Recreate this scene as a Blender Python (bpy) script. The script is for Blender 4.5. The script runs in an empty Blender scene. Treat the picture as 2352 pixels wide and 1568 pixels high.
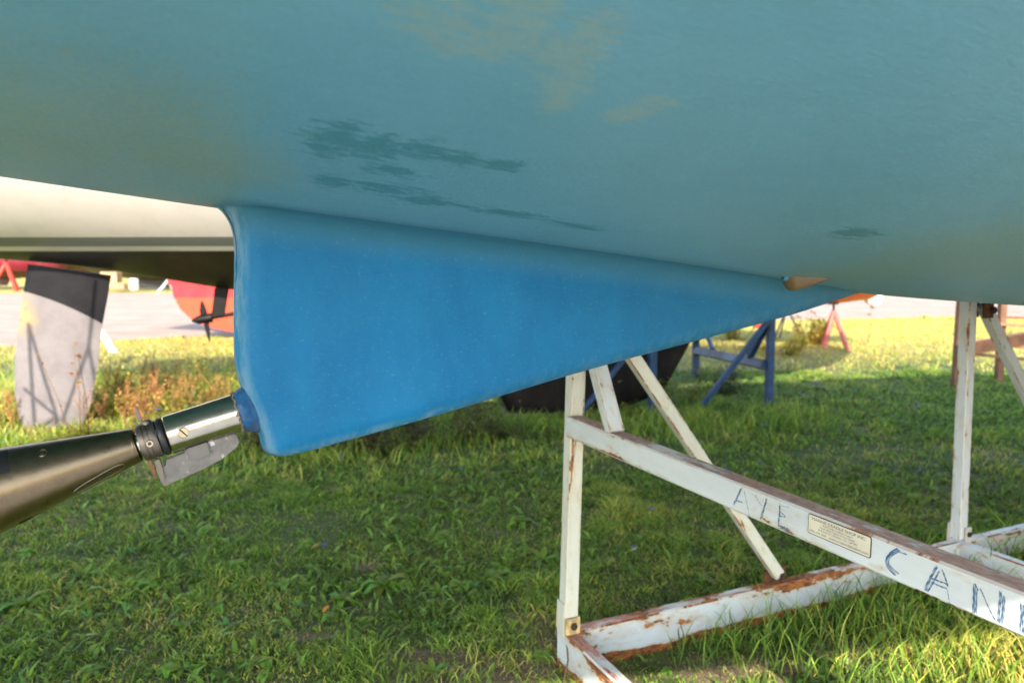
import bpy, bmesh, math, random
import numpy as np
from mathutils import Vector, Matrix

random.seed(7)
RNG = np.random.default_rng(11)
SC = bpy.context.scene
COL = SC.collection

# ------------------------------------------------------------------ camera model (metres; camera on +Y looking slightly down)
H = 1.30
F = 1699.0                       # focal length in units of a 2352-wide frame
P = math.radians(5.85)
CAM = np.array([0.0, 0.0, H])
FW = np.array([0, math.cos(P), -math.sin(P)])
UP = np.array([0, math.sin(P), math.cos(P)])
RT = np.array([1.0, 0, 0])

def ray(px, py):
    return FW + (px - 1176) / F * RT - (py - 784) / F * UP
def project(p):
    d = np.array(p, float) - CAM
    z = d @ FW
    return 1176 + F * (d @ RT) / z, 784 - F * (d @ UP) / z
def on_plane(px, py, p0, n):
    d = ray(px, py)
    k = np.dot(np.array(p0) - CAM, n) / np.dot(d, n)
    return CAM + d * k
def on_z(px, py, z=0.0):
    return on_plane(px, py, (0, 0, z), np.array([0, 0, 1.0]))
def on_Y(px, py, Y):
    return on_plane(px, py, (0, Y, 0), np.array([0, 1.0, 0]))

class Frame:
    """boat frame: t forward, s towards the camera side, z up"""
    def __init__(self, o, deg):
        a = math.radians(deg)
        self.o = np.array([o[0], o[1], 0.0])
        self.et = np.array([math.cos(a), math.sin(a), 0.0])
        self.es = np.array([math.sin(a), -math.cos(a), 0.0])
    def w(self, t, s, z):
        return self.o + self.et * t + self.es * s + np.array([0, 0, z])
    def inv(self, p):
        d = np.array(p) - self.o
        return d @ self.et, d @ self.es, p[2]
    def on_s(self, px, py, s=0.0):
        p = on_plane(px, py, self.w(0, s, 0), self.es)
        return self.inv(p)
    def on_t(self, px, py, t=0.0):
        p = on_plane(px, py, self.w(t, 0, 0), self.et)
        return self.inv(p)

BF = Frame((0.55, 1.55), 24.3)          # the blue hull overhead
WF = Frame((-3.40, 5.75), 12.5)         # the white sailboat behind

# ------------------------------------------------------------------ object helpers
WORLD_M = {}
def register(o, M, parent):
    COL.objects.link(o)
    if parent is not None:
        o.parent = parent
        o.matrix_parent_inverse = WORLD_M[parent.name].inverted()
    o.matrix_basis = M
    WORLD_M[o.name] = M.copy()
    return o
def tag(o, label=None, cat=None, group=None, kind=None):
    if label: o['label'] = label
    if cat: o['category'] = cat
    if group: o['group'] = group
    if kind: o['kind'] = kind
    return o
def thing(name, label, cat, loc, group=None):
    e = bpy.data.objects.new(name, None)
    e.empty_display_size = 0.1
    register(e, Matrix.Translation(Vector([float(v) for v in loc])), None)
    return tag(e, label, cat, group)
def mesh_obj(name, verts, faces, mat, parent=None, M=None, smooth=False, sharp=None):
    me = bpy.data.meshes.new(name)
    me.from_pydata([tuple(map(float, v)) for v in verts], [], [tuple(int(i) for i in f) for f in faces])
    if mat is not None:
        for m in (mat if isinstance(mat, (list, tuple)) else [mat]):
            me.materials.append(m)
    if smooth:
        me.polygons.foreach_set('use_smooth', [True] * len(me.polygons))
        if sharp:
            me.set_sharp_from_angle(angle=math.radians(sharp))
    me.update()
    o = bpy.data.objects.new(name, me)
    return register(o, M if M is not None else Matrix.Identity(4), parent)
def np_mesh(name, V, quads=None, tris=None, mat=None, parent=None, col=None, smooth=False, M=None):
    me = bpy.data.meshes.new(name)
    nq = 0 if quads is None else len(quads)
    nt = 0 if tris is None else len(tris)
    me.vertices.add(len(V))
    me.vertices.foreach_set('co', np.asarray(V, np.float32).ravel())
    me.loops.add(nq * 4 + nt * 3)
    idx = []
    if nq: idx.append(np.asarray(quads).ravel())
    if nt: idx.append(np.asarray(tris).ravel())
    me.loops.foreach_set('vertex_index', np.concatenate(idx).astype(np.int32))
    me.polygons.add(nq + nt)
    st = np.concatenate([np.arange(nq) * 4, nq * 4 + np.arange(nt) * 3]).astype(np.int32)
    me.polygons.foreach_set('loop_start', st)
    if smooth:
        me.polygons.foreach_set('use_smooth', np.ones(nq + nt, bool))
    me.update(calc_edges=True)
    me.validate()
    if col is not None:
        a = me.color_attributes.new('col', 'FLOAT_COLOR', 'POINT')
        c4 = np.ones((len(V), 4), np.float32); c4[:, :3] = col
        a.data.foreach_set('color', c4.ravel())
    if mat: me.materials.append(mat)
    o = bpy.data.objects.new(name, me)
    return register(o, M if M is not None else Matrix.Identity(4), parent)

def frame_matrix(o, x, y):
    x = np.array(x, float); x /= np.linalg.norm(x)
    y = np.array(y, float); y = y - x * (x @ y); y /= np.linalg.norm(y)
    z = np.cross(x, y)
    return Matrix(((x[0], y[0], z[0], o[0]), (x[1], y[1], z[1], o[1]), (x[2], y[2], z[2], o[2]), (0, 0, 0, 1)))

def beam(name, p0, p1, wy, wz, yaxis, mat, parent, c=0.004, wob=0.0):
    """square tube from p0 to p1; section wy (along yaxis) by wz; uv = (along, across), uv2.x = half width of the face"""
    p0 = np.array(p0, float); p1 = np.array(p1, float)
    L = np.linalg.norm(p1 - p0)
    M = frame_matrix(p0, p1 - p0, yaxis)
    a, b = wy / 2, wz / 2
    sec = [(-a + c, -b), (a - c, -b), (a, -b + c), (a, b - c), (a - c, b), (-a + c, b), (-a, b - c), (-a, -b + c)]
    n = max(2, int(L / 0.12))
    V, FA, UV, UV2 = [], [], [], []
    for i in range(n + 1):
        x = L * i / n
        for k, (y, z) in enumerate(sec):
            V.append((x, y + random.uniform(-wob, wob), z + random.uniform(-wob, wob)))
    half = [a, 0.0, b, 0.0, a, 0.0, b, 0.0]
    for i in range(n):
        for k in range(8):
            k2 = (k + 1) % 8
            FA.append((i * 8 + k, i * 8 + k2, (i + 1) * 8 + k2, (i + 1) * 8 + k))
            h = half[k]
            v0, v1 = (-h, h) if h else (0, 0)
            x0, x1 = L * i / n, L * (i + 1) / n
            off = k * 0.37
            UV += [(x0, v0), (x0, v1), (x1, v1), (x1, v0)]
            UV2 += [(h, off)] * 4
    FA.append(tuple(range(7, -1, -1))); UV += [(0, 0)] * 8; UV2 += [(0.01, 0.5)] * 8
    FA.append(tuple(n * 8 + k for k in range(8))); UV += [(L, 0)] * 8; UV2 += [(0.01, 0.7)] * 8
    o = mesh_obj(name, V, FA, mat, parent, M)
    me = o.data
    l1 = me.uv_layers.new(name='uv'); l2 = me.uv_layers.new(name='uv2')
    l1.data.foreach_set('uv', np.array(UV, np.float32).ravel())
    l2.data.foreach_set('uv', np.array(UV2, np.float32).ravel())
    return o

def lathe(name, prof, o, ax, mat, parent, n=48, up=(0, 0, 1), squash=None, smooth=True, sharp=35, jit=0.0):
    """prof: list of (axial, radius) along axis ax from o"""
    ax = np.array(ax, float); ax /= np.linalg.norm(ax)
    v = np.array(up, float); v -= ax * (ax @ v); v /= np.linalg.norm(v)
    u = np.cross(v, ax)
    V, FA = [], []
    for a, r in prof:
        for k in range(n):
            th = 2 * math.pi * k / n
            ru, rv = (r, r) if squash is None else squash(a, r)
            j = 1 + random.uniform(-jit, jit)
            V.append(np.array(o) + ax * a + (u * math.cos(th) * ru + v * math.sin(th) * rv) * j)
    m = len(prof)
    for i in range(m - 1):
        for k in range(n):
            k2 = (k + 1) % n
            FA.append((i * n + k, i * n + k2, (i + 1) * n + k2, (i + 1) * n + k))
    FA.append(tuple(range(n - 1, -1, -1)))
    FA.append(tuple((m - 1) * n + k for k in range(n)))
    ob = mesh_obj(name, V, FA, mat, parent, smooth=smooth, sharp=sharp)
    return ob

def prism(name, pts, thick, mat, parent, bev=0.0, smooth=False):
    """pts: planar 3-D polygon; extruded +-thick/2 along its normal"""
    pts = [np.array(p, float) for p in pts]
    n = np.zeros(3)
    for i in range(len(pts)):
        n += np.cross(pts[i], pts[(i + 1) % len(pts)])
    n /= np.linalg.norm(n)
    bm = bmesh.new()
    a = [bm.verts.new(tuple(p + n * thick / 2)) for p in pts]
    b = [bm.verts.new(tuple(p - n * thick / 2)) for p in pts]
    bm.faces.new(a); bm.faces.new(b[::-1])
    for i in range(len(pts)):
        j = (i + 1) % len(pts)
        bm.faces.new((a[j], a[i], b[i], b[j]))
    if bev:
        bmesh.ops.bevel(bm, geom=list(bm.edges), offset=bev, segments=2, affect='EDGES', clamp_overlap=True)
    bmesh.ops.recalc_face_normals(bm, faces=bm.faces)
    me = bpy.data.meshes.new(name); bm.to_mesh(me); bm.free()
    if mat: me.materials.append(mat)
    o = bpy.data.objects.new(name, me)
    return register(o, Matrix.Identity(4), parent)

def tube(name, pts, r, mat, parent, n=8, smooth=True):
    V, FA = tube_geo(pts, r, n)
    return mesh_obj(name, V, FA, mat, parent, smooth=smooth, sharp=40)
def tube_geo(pts, r, n=6, off=0):
    pts = [np.array(p, float) for p in pts]
    rs = r if isinstance(r, (list, tuple)) else [r] * len(pts)
    V, FA = [], []
    for i, p in enumerate(pts):
        d = pts[min(i + 1, len(pts) - 1)] - pts[max(i - 1, 0)]
        d /= np.linalg.norm(d) + 1e-12
        ref = np.array([0, 0, 1.0]) if abs(d[2]) < 0.9 else np.array([1.0, 0, 0])
        u = np.cross(d, ref); u /= np.linalg.norm(u); v = np.cross(d, u)
        for k in range(n):
            th = 2 * math.pi * k / n
            V.append(p + (u * math.cos(th) + v * math.sin(th)) * rs[i])
    for i in range(len(pts) - 1):
        for k in range(n):
            k2 = (k + 1) % n
            FA.append((off + i * n + k, off + i * n + k2, off + (i + 1) * n + k2, off + (i + 1) * n + k))
    FA.append(tuple(off + k for k in range(n - 1, -1, -1)))
    FA.append(tuple(off + (len(pts) - 1) * n + k for k in range(n)))
    return V, FA

# value noise on numpy arrays
_G = RNG.random((256, 256))
def vnoise(x, y, s):
    x = np.asarray(x) * s + 57.3; y = np.asarray(y) * s + 91.7
    xi = np.floor(x).astype(int); yi = np.floor(y).astype(int)
    fx = x - xi; fy = y - yi
    fx = fx * fx * (3 - 2 * fx); fy = fy * fy * (3 - 2 * fy)
    g = lambda a, b: _G[a % 256, b % 256]
    return (g(xi, yi) * (1 - fx) + g(xi + 1, yi) * fx) * (1 - fy) + (g(xi, yi + 1) * (1 - fx) + g(xi + 1, yi + 1) * fx) * fy
def fnoise(x, y, s):
    return vnoise(x, y, s) * .5 + vnoise(x, y, s * 2.1) * .3 + vnoise(x, y, s * 4.3) * .2

# ------------------------------------------------------------------ node helpers
class G:
    def __init__(self, name):
        self.m = bpy.data.materials.new(name)
        self.m.use_nodes = True
        self.nt = self.m.node_tree
        self.bs = self.nt.nodes['Principled BSDF']
        self.out = self.nt.nodes['Material Output']
    def put(self, sock, v):
        if isinstance(v, bpy.types.NodeSocket): self.nt.links.new(v, sock)
        elif v is not None:
            if sock.type == 'RGBA' and len(v) == 3: v = (*v, 1)
            sock.default_value = v
    def node(self, t, props=None, **ins):
        n = self.nt.nodes.new(t)
        for k, v in (props or {}).items(): setattr(n, k, v)
        for k, v in ins.items(): self.put(n.inputs[k.replace('_', ' ')], v)
        return n
    def math(self, op, a, b=None, clamp=False):
        n = self.nt.nodes.new('ShaderNodeMath'); n.operation = op; n.use_clamp = clamp
        self.put(n.inputs[0], a)
        if b is not None: self.put(n.inputs[1], b)
        return n.outputs[0]
    def vmath(self, op, a, b=None):
        n = self.nt.nodes.new('ShaderNodeVectorMath'); n.operation = op
        self.put(n.inputs[0], a)
        if b is not None: self.put(n.inputs[1], b)
        return n.outputs['Value'] if op in ('LENGTH', 'DOT_PRODUCT', 'DISTANCE') else n.outputs['Vector']
    def mix(self, f, a, b, blend='MIX'):
        n = self.nt.nodes.new('ShaderNodeMix'); n.data_type = 'RGBA'; n.blend_type = blend
        self.put(n.inputs[0], f); self.put(n.inputs[6], a); self.put(n.inputs[7], b)
        return n.outputs[2]
    def noise(self, vec, scale, detail=4, rough=.55, dist=0.0, w=None):
        n = self.nt.nodes.new('ShaderNodeTexNoise')
        self.put(n.inputs['Vector'], vec)
        n.inputs['Scale'].default_value = scale; n.inputs['Detail'].default_value = detail
        n.inputs['Roughness'].default_value = rough; n.inputs['Distortion'].default_value = dist
        return n.outputs['Fac']
    def ss(self, x, lo, hi, a=0.0, b=1.0):
        n = self.nt.nodes.new('ShaderNodeMapRange'); n.interpolation_type = 'SMOOTHSTEP'
        self.put(n.inputs['Value'], x)
        self.put(n.inputs['From Min'], lo); self.put(n.inputs['From Max'], hi)
        n.inputs['To Min'].default_value = a; n.inputs['To Max'].default_value = b
        return n.outputs['Result']
    def scale(self, vec, s, loc=(0, 0, 0)):
        n = self.nt.nodes.new('ShaderNodeMapping')
        self.put(n.inputs['Vector'], vec)
        n.inputs['Scale'].default_value = s; n.inputs['Location'].default_value = loc
        return n.outputs[0]
    def obj(self):
        return self.nt.nodes.new('ShaderNodeTexCoord').outputs['Object']
    def pos(self):
        return self.nt.nodes.new('ShaderNodeNewGeometry').outputs['Position']
    def nrm(self):
        return self.nt.nodes.new('ShaderNodeNewGeometry').outputs['True Normal']
    def sep(self, v):
        n = self.nt.nodes.new('ShaderNodeSeparateXYZ'); self.put(n.inputs[0], v); return n.outputs
    def comb(self, x, y, z=0.0):
        n = self.nt.nodes.new('ShaderNodeCombineXYZ')
        self.put(n.inputs[0], x); self.put(n.inputs[1], y); self.put(n.inputs[2], z); return n.outputs[0]
    def uv(self, name):
        n = self.nt.nodes.new('ShaderNodeUVMap'); n.uv_map = name; return n.outputs[0]
    def attr(self, name):
        n = self.nt.nodes.new('ShaderNodeAttribute'); n.attribute_name = name; return n
    def bump(self, h, strength=.3, dist=.01):
        n = self.nt.nodes.new('ShaderNodeBump')
        n.inputs['Strength'].default_value = strength; n.inputs['Distance'].default_value = dist
        self.put(n.inputs['Height'], h)
        self.put(self.bs.inputs['Normal'], n.outputs[0]); return n
    def set(self, col=None, rough=None, metal=None, **k):
        if col is not None: self.put(self.bs.inputs['Base Color'], col)
        if rough is not None: self.put(self.bs.inputs['Roughness'], rough)
        if metal is not None: self.put(self.bs.inputs['Metallic'], metal)
        for kk, v in k.items(): self.put(self.bs.inputs[kk.replace('_', ' ')], v)
        return self.m

def plain(name, col, rough=.5, metal=0.0, var=.15, scale=12, bump=0.0, spec=.5):
    g = G(name)
    o = g.obj()
    n = g.noise(o, scale, 5, .6)
    c = g.mix(g.ss(n, .3, .7), [v * (1 - var) for v in col], [min(1, v * (1 + var)) for v in col])
    g.set(c, rough, metal, Specular_IOR_Level=spec)
    if bump: g.bump(g.noise(o, scale * 8, 3), bump, .004)
    return g.m

# ================================================================== materials
def white_rust(name, amount=0.0, top=0.0, low=0.0, tint=(.74, .76, .73), seed=0.0, topcol=(.30, .17, .14), ew=.12, er=.012):
    """white enamel on steel: rust eats in from chipped edges and upward faces"""
    g = G(name)
    o = g.scale(g.obj(), (0.35, 1, 1), (seed, seed * .7, seed * .3))
    s1 = g.sep(g.uv('uv')); s2 = g.sep(g.uv('uv2'))
    uvv = g.comb(g.math('MULTIPLY', s1[0], .45), s1[1], s2[1])
    uvv = g.scale(uvv, (1, 1, 1), (seed, 0, seed))
    edge = g.math('SUBTRACT', s2[0], g.math('ABSOLUTE', s1[1]))           # metres to the long edge
    en = g.ss(edge, 0.0, er, 1.0, 0.0)
    nz = g.sep(g.nrm())[2]
    up = g.ss(nz, .6, .9)
    wz = g.sep(g.pos())[2]
    lowf = g.ss(wz, 0.0, 0.05, 1.0, 0.0)
    n1 = g.noise(uvv, 16, 8, .72, .3)
    n2 = g.noise(uvv, 45, 6, .7)
    big = g.noise(uvv, 3.2, 3, .5)
    f = g.math('ADD', g.math('MULTIPLY', n1, .75), g.math('MULTIPLY', n2, .25))
    f = g.math('ADD', f, g.math('MULTIPLY', g.math('MULTIPLY', en, g.ss(g.noise(uvv, 4.5, 3, .6), .38, .62)), ew))
    f = g.math('ADD', f, g.math('MULTIPLY', g.math('SUBTRACT', big, .5), .35))
    f = g.math('ADD', f, amount)
    f = g.math('ADD', f, g.math('MULTIPLY', lowf, low))
    sp = g.math('ADD', g.noise(uvv, 30, 3, .6), g.math('MULTIPLY', big, .12))
    f = g.math('MAXIMUM', f, g.math('ADD', g.math('SUBTRACT', sp, .12), amount))
    rust = g.ss(f, .655, .69)
    stain = g.ss(f, .52, .72)
    tn = g.math('ADD', g.math('MULTIPLY', g.noise(uvv, 30, 7, .75), .6), g.math('MULTIPLY', g.noise(uvv, 5, 3), .4))
    tw = g.math('MULTIPLY', up, g.ss(g.math('ADD', tn, top), .44, .54))
    rc = g.mix(g.ss(g.noise(uvv, 60, 5, .7), .35, .65), (.075, .026, .010), (.40, .135, .022))
    dirt = g.noise(o, 7, 6, .65)
    wc = g.mix(g.ss(dirt, .4, .75), tint, [c * .82 for c in tint])
    wc = g.mix(g.math('MULTIPLY', stain, .62), wc, (.46, .34, .18))
    c = g.mix(rust, wc, rc)
    c = g.mix(tw, c, g.mix(g.ss(g.noise(uvv, 90, 4, .7), .35, .65), topcol, [v * 1.5 for v in topcol]))
    rr = g.math('MAXIMUM', rust, tw)
    g.set(c, g.ss(rr, 0, 1, .38, .85))
    g.bump(g.math('ADD', g.math('MULTIPLY', rr, -.5), g.math('MULTIPLY', n2, .25)), .35, .004)
    return g.m

def antifoul(name, base, patches=None):
    """chalky bottom paint; uv 'ts' carries metres along and across the hull, attribute 'skeg' says how far down the skeg we are"""
    g = G(name)
    ts = g.uv('ts')
    o = g.obj()
    sk = g.attr('skeg').outputs['Fac']
    st = g.scale(ts, (1.0, 2.2, 1))
    n_big = g.noise(ts, 2.2, 5, .6)
    n_mid = g.noise(st, 14, 7, .68, .4)
    n_fine = g.noise(g.scale(o, (1, 1, 1)), 210, 3, .6)
    teal = g.mix(g.ss(n_big, .3, .7), (.102, .272, .350), (.126, .308, .388))
    blue = g.mix(g.ss(g.noise(g.scale(o, (1, 1, .5)), 9, 7, .66), .25, .75), (.0020, .104, .245), (.0045, .140, .305))
    tss = g.sep(ts)
    near = g.math('MULTIPLY', g.ss(g.math('ABSOLUTE', tss[1]), .045, .14, .85, 0.0), g.math('MULTIPLY', g.ss(tss[0], -1.12, -1.02), g.ss(tss[0], .30, -.25)))  # darkens the hull beside the skeg: shade painted into the colour
    near = g.math('MULTIPLY', near, g.math('LESS_THAN', sk, .001))
    edge_ = g.attr('rim').outputs['Fac']
    blue = g.mix(g.ss(edge_, .02, .40, 0, .34), blue, (.040, .205, .300))
    blue = g.mix(g.ss(sk, .86, 1.0), (.016, .105, .165), blue)  # dark fillet tone painted in as shade along the hull joint
    fwd = g.ss(tss[0], -.75, .2, 0, .70)
    blue = g.mix(fwd, blue, (.014, .095, .140))
    c = g.mix(g.math('ADD', sk, near, True), teal, blue)
    # the whole bottom is greyer and greener towards the bow and near the stern
    c = g.mix(g.math('MULTIPLY', g.math('SUBTRACT', 1.0, sk, True), g.ss(g.math('ADD', tss[0], g.math('MULTIPLY', n_big, .5)), -.5, 1.0, 0, .62)), c, (.165, .262, .262))
    # worn, built-up and greener patches, each with its own place on the hull
    for kind, blobs in (patches or {}).items():
        acc = None
        for (t, s, rt, rs) in blobs:
            d = g.vmath('LENGTH', g.vmath('DIVIDE', g.vmath('SUBTRACT', ts, (t, s, 0)), (rt, rs, 1)))
            v = g.math('SUBTRACT', 1.0, d)
            acc = v if acc is None else g.math('SMOOTH_MAX' if False else 'MAXIMUM', acc, v)
        acc = g.math('SUBTRACT', g.math('MINIMUM', acc, .55), g.math('MULTIPLY', sk, 3.0))
        sc = {'beige': 30, 'dark': 26, 'green': 40, 'grey': 26}[kind]
        nn = g.noise(g.scale(ts, (1.0, 3.2, 1), (3.1, 1.7, 0)), sc, 9, .74, .35)
        n9 = g.noise(g.scale(ts, (1.0, 3.6, 1), (1.1, 4.7, 0)), sc * 3.2, 5, .7, .2)
        ff = g.math('ADD', g.math('MULTIPLY', acc, .42), g.math('MULTIPLY', g.math('SUBTRACT', nn, .5), 2.1))
        ff = g.math('ADD', ff, g.math('MULTIPLY', g.math('SUBTRACT', n9, .5), 1.35))
        if kind == 'beige':
            c = g.mix(g.ss(ff, .03, .15, 0, .46), c, (.25, .32, .25))
        elif kind == 'dark':
            c = g.mix(g.ss(ff, .03, .08, 0, .72), c, (.026, .155, .170))
        elif kind == 'green':
            c = g.mix(g.ss(ff, -.25, .50, 0, .75), c, (.180, .262, .205))
        else:
            c = g.mix(g.ss(ff, -.1, .4, 0, .6), c, (.20, .27, .27))
    mott = g.noise(g.scale(ts, (1, 1.6, 1)), 120, 4, .7)
    c = g.mix(g.math('MULTIPLY', g.ss(mott, .58, .72), .16), c, (.045, .13, .16))
    c = g.mix(g.math('MULTIPLY', g.ss(mott, .44, .28), .14), c, (.24, .36, .40))
    spots = g.ss(g.noise(g.scale(ts, (1, 2, 1)), 60, 2, .5), .72, .78)
    inv = g.math('SUBTRACT', 1.0, g.math('MULTIPLY', sk, .8))
    c = g.mix(g.math('MULTIPLY', g.math('MULTIPLY', spots, .25), inv), c, (.05, .14, .17))
    c = g.mix(g.math('MULTIPLY', g.ss(n_mid, .35, .75, 0, .16), inv), c, (.10, .20, .23))
    specks = g.ss(g.noise(o, 130, 1, .4), .80, .83)
    c = g.mix(g.math('MULTIPLY', g.math('MULTIPLY', specks, .4), inv), c, (.30, .40, .40))
    rim_ = g.attr('rim').outputs['Fac']
    wr = g.math('MULTIPLY', rim_, g.ss(g.noise(g.scale(o, (1, 1, .22)), 55, 6, .7), .42, .62))
    c = g.mix(g.math('MULTIPLY', wr, .55), c, (.27, .35, .42))
    g.set(c, g.math('ADD', g.ss(n_fine, .2, .8, .30, .46), g.math('MULTIPLY', sk, .15)), None, Specular_IOR_Level=g.math('SUBTRACT', .5, g.math('MULTIPLY', sk, .32)))
    hb = g.math('ADD', g.math('MULTIPLY', g.noise(g.scale(ts, (1, 2.4, 1)), 95, 5, .65), .8), g.math('MULTIPLY', n_fine, .35))
    g.bump(hb, .50, .0020)
    return g.m

M_TOPSIDE = plain('white_gelcoat', (.74, .72, .68), .32, 0, .05, 2)
M_DECK = plain('deck_grey', (.6, .6, .58), .6, 0, .06, 3)

# ================================================================== hull builder
def cubic(xs, ys):
    xs = np.array(xs, float); ys = np.array(ys, float)
    m = np.gradient(ys, xs)
    def f(x):
        x = np.clip(x, xs[0], xs[-1])
        i = np.clip(np.searchsorted(xs, x) - 1, 0, len(xs) - 2)
        h = xs[i + 1] - xs[i]; u = (x - xs[i]) / h
        return ((2*u**3 - 3*u**2 + 1) * ys[i] + (u**3 - 2*u**2 + u) * h * m[i]
                + (-2*u**3 + 3*u**2) * ys[i + 1] + (u**3 - u**2) * h * m[i + 1])
    return f

class Hull:
    def __init__(self, fr, z0, B, zs, D, dead=.07, phi=74):
        self.fr, self.z0, self.B, self.zs, self.D, self.dead, self.phi = fr, z0, B, zs, D, dead, math.radians(phi)
        self.tum = 1.0
    def z(self, t, s):
        B = max(float(self.B(t)), .02); u = min(abs(s) / B, .999)
        D = self.D * min(1.0, B / 1.0)
        return float(self.z0(t)) + self.dead * (math.sqrt(s * s + .0036) - .06) + D * (1 - math.sqrt(1 - u * u))
    def section(self, t, nb, nt):
        """half section, keel to sheer, as (s, z)"""
        B = max(float(self.B(t)), .02); zs = float(self.zs(t))
        out = []
        for i in range(nb + 1):
            ph = self.phi * (i / nb) ** 1.5
            s = B * math.sin(ph)
            out.append((s, min(self.z(t, s), zs - .02 + .02 * i / nb)))
        s1, z1 = out[-1]
        for i in range(1, nt + 1):
            k = i / nt
            ez = z1 + (zs - z1) * k
            es = s1 + (B * self.tum - s1) * (k if self.tum < 1 else (1 - (1 - k) ** 2)) + (0 if self.tum >= 1 else B * .035 * math.sin(math.pi * k))
            out.append((es, max(ez, z1)))
        return out
    def build(self, name, mat, parent, ts, nb=40, nt=6):
        V, FA, UV = [], [], []
        n = nb + nt
        W = 2 * n + 1
        for t in ts:
            sec = self.section(t, nb, nt)
            row = [(-s, z) for s, z in sec[:0:-1]] + sec
            for s, z in row:
                V.append(self.fr.w(t, s, z)); UV.append((t, s))
        for i in range(len(ts) - 1):
            for k in range(W - 1):
                FA.append((i * W + k, (i + 1) * W + k, (i + 1) * W + k + 1, i * W + k + 1))
        FA.append(tuple(range(W)))                                    # transom
        o = mesh_obj(name, V, FA, mat, parent, smooth=True, sharp=50)
        me = o.data
        l = me.uv_layers.new(name='ts')
        vi = np.empty(len(me.loops), np.int32); me.loops.foreach_get('vertex_index', vi)
        l.data.foreach_set('uv', np.array(UV, np.float32)[vi].ravel())
        return o
    def deck(self, name, mat, parent, ts):
        V, FA = [], []
        for t in ts:
            zs = float(self.zs(t)); B = float(self.B(t)) * self.tum
            for k in range(-4, 5):
                s = B * k / 4 * .997
                V.append(self.fr.w(t, s, zs - .004 + .05 * (1 - (k / 4) ** 2)))
        for i in range(len(ts) - 1):
            for k in range(8):
                FA.append((i * 9 + k, i * 9 + k + 1, (i + 1) * 9 + k + 1, (i + 1) * 9 + k))
        return mesh_obj(name, V, FA, mat, parent, smooth=True)
    def hit(self, px, py):
        d = ray(px, py); d = d / np.linalg.norm(d)
        k = .12
        while k < 6:
            p = CAM + d * k
            t, s, z = self.fr.inv(p)
            if z > self.z(t, s): return t, s
            k += .004
        return None

def keel_fin(name, outline, fr, smid, half, mat, parent, ns=14, rnd=.12):
    """foil-shaped fin: outline in (t, z) top..bottom given as list of rows (z, t_aft, t_fwd)"""
    V, FA = [], []
    N = 2 * ns
    for (z, ta, tf) in outline:
        for k in range(N):
            a = 2 * math.pi * k / N
            c = (1 - math.cos(a)) / 2                                     # 0 aft .. 1 forward .. back
            x = ta + (tf - ta) * c
            th = half * (math.sin(math.pi * min(1, c ** .62)) ** .75) * (1 if a < math.pi else -1)
            if k in (0, ns): th = 0
            V.append(fr.w(x, smid + th, z))
    R = len(outline)
    for i in range(R - 1):
        for k in range(N):
            k2 = (k + 1) % N
            FA.append((i * N + k, i * N + k2, (i + 1) * N + k2, (i + 1) * N + k))
    FA.append(tuple(range(N - 1, -1, -1))); FA.append(tuple((R - 1) * N + k for k in range(N)))
    o = mesh_obj(name, V, FA, mat, parent, smooth=True, sharp=40)
    bm = bmesh.new(); bm.from_mesh(o.data); bmesh.ops.recalc_face_normals(bm, faces=bm.faces); bm.to_mesh(o.data); bm.free()
    return o

# ================================================================== THE BLUE SAILBOAT OVERHEAD
z0 = cubic([-4.8, -3.2, -1.347, -1.08, -.4, .248, .835, 2.0, 3.5, 5.0, 6.3, 7.2],
           [2.02, 1.70, 1.42, 1.387, 1.312, 1.24, 1.198, 1.15, 1.18, 1.35, 1.75, 2.30])
Bb = cubic([-4.8, -3.2, -1.3, 0, 1.5, 3.0, 4.5, 6.0, 7.2], [1.55, 2.04, 2.39, 2.44, 2.44, 2.30, 1.8, .8, .04])
zsb = cubic([-4.8, 0, 4, 7.2], [2.36, 2.26, 2.30, 2.75])
HB = Hull(BF, z0, Bb, zsb, .84); HB.tum = .86
boat = thing('sailboat', 'blue bottomed sailboat whose hull and skeg fill the view overhead', 'sailboat', BF.w(0, 0, 1.0))

def blobs(lst):
    out = []
    for (px, py, rx, ry) in lst:
        c = HB.hit(px, py); a = HB.hit(px + rx, py); b = HB.hit(px, max(py - ry, -300)); d = HB.hit(px, py + ry)
        if c is None: continue
        rt = max(abs(a[0] - c[0]) if a else .05, .01)
        rs = max((abs(b[1] - c[1]) if b else .05), abs(d[1] - c[1]) if d else 0, .008)
        out.append((c[0], c[1], rt, rs))
    return out
PATCH = {
    'beige': blobs([(1000, 40, 110, 60), (1060, 100, 120, 45), (1200, 45, 120, 60), (1320, 140, 70, 90), (1180, 80, 130, 55), (1240, 25, 70, 50), (1290, 120, 80, 60),
                    (1300, 190, 70, 45), (1275, 240, 50, 22), (1330, 80, 40, 60), (1440, 260, 60, 30), (1510, 235, 60, 18)]),
    'dark': blobs([(770, 325, 75, 38), (860, 340, 90, 32), (960, 345, 80, 24), (1060, 365, 70, 16), (1150, 378, 55, 16),
                   (765, 415, 60, 14), (880, 432, 100, 13), (1000, 462, 120, 10), (1180, 490, 120, 9), (1330, 520, 90, 6),
                   (1960, 535, 75, 18), (900, 392, 80, 10)]),
    'green': blobs([(2280, 560, 260, 90), (2120, 610, 260, 70), (2340, 610, 260, 110), (1950, 630, 200, 36),
                    (300, 280, 260, 80), (420, 350, 260, 60), (100, 300, 260, 90), (560, 390, 140, 46)]),
}
M_HULL = antifoul('antifouling_paint', None, PATCH)
ts = list(np.linspace(-4.8, -2.2, 14)) + list(np.linspace(-2.15, 2.4, 120)) + list(np.linspace(2.5, 7.2, 34))
hull = HB.build('hull', M_HULL, boat, ts, 64, 8)
HB.deck('deck', M_DECK, boat, list(np.linspace(-4.8, 7.2, 40)))

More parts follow.
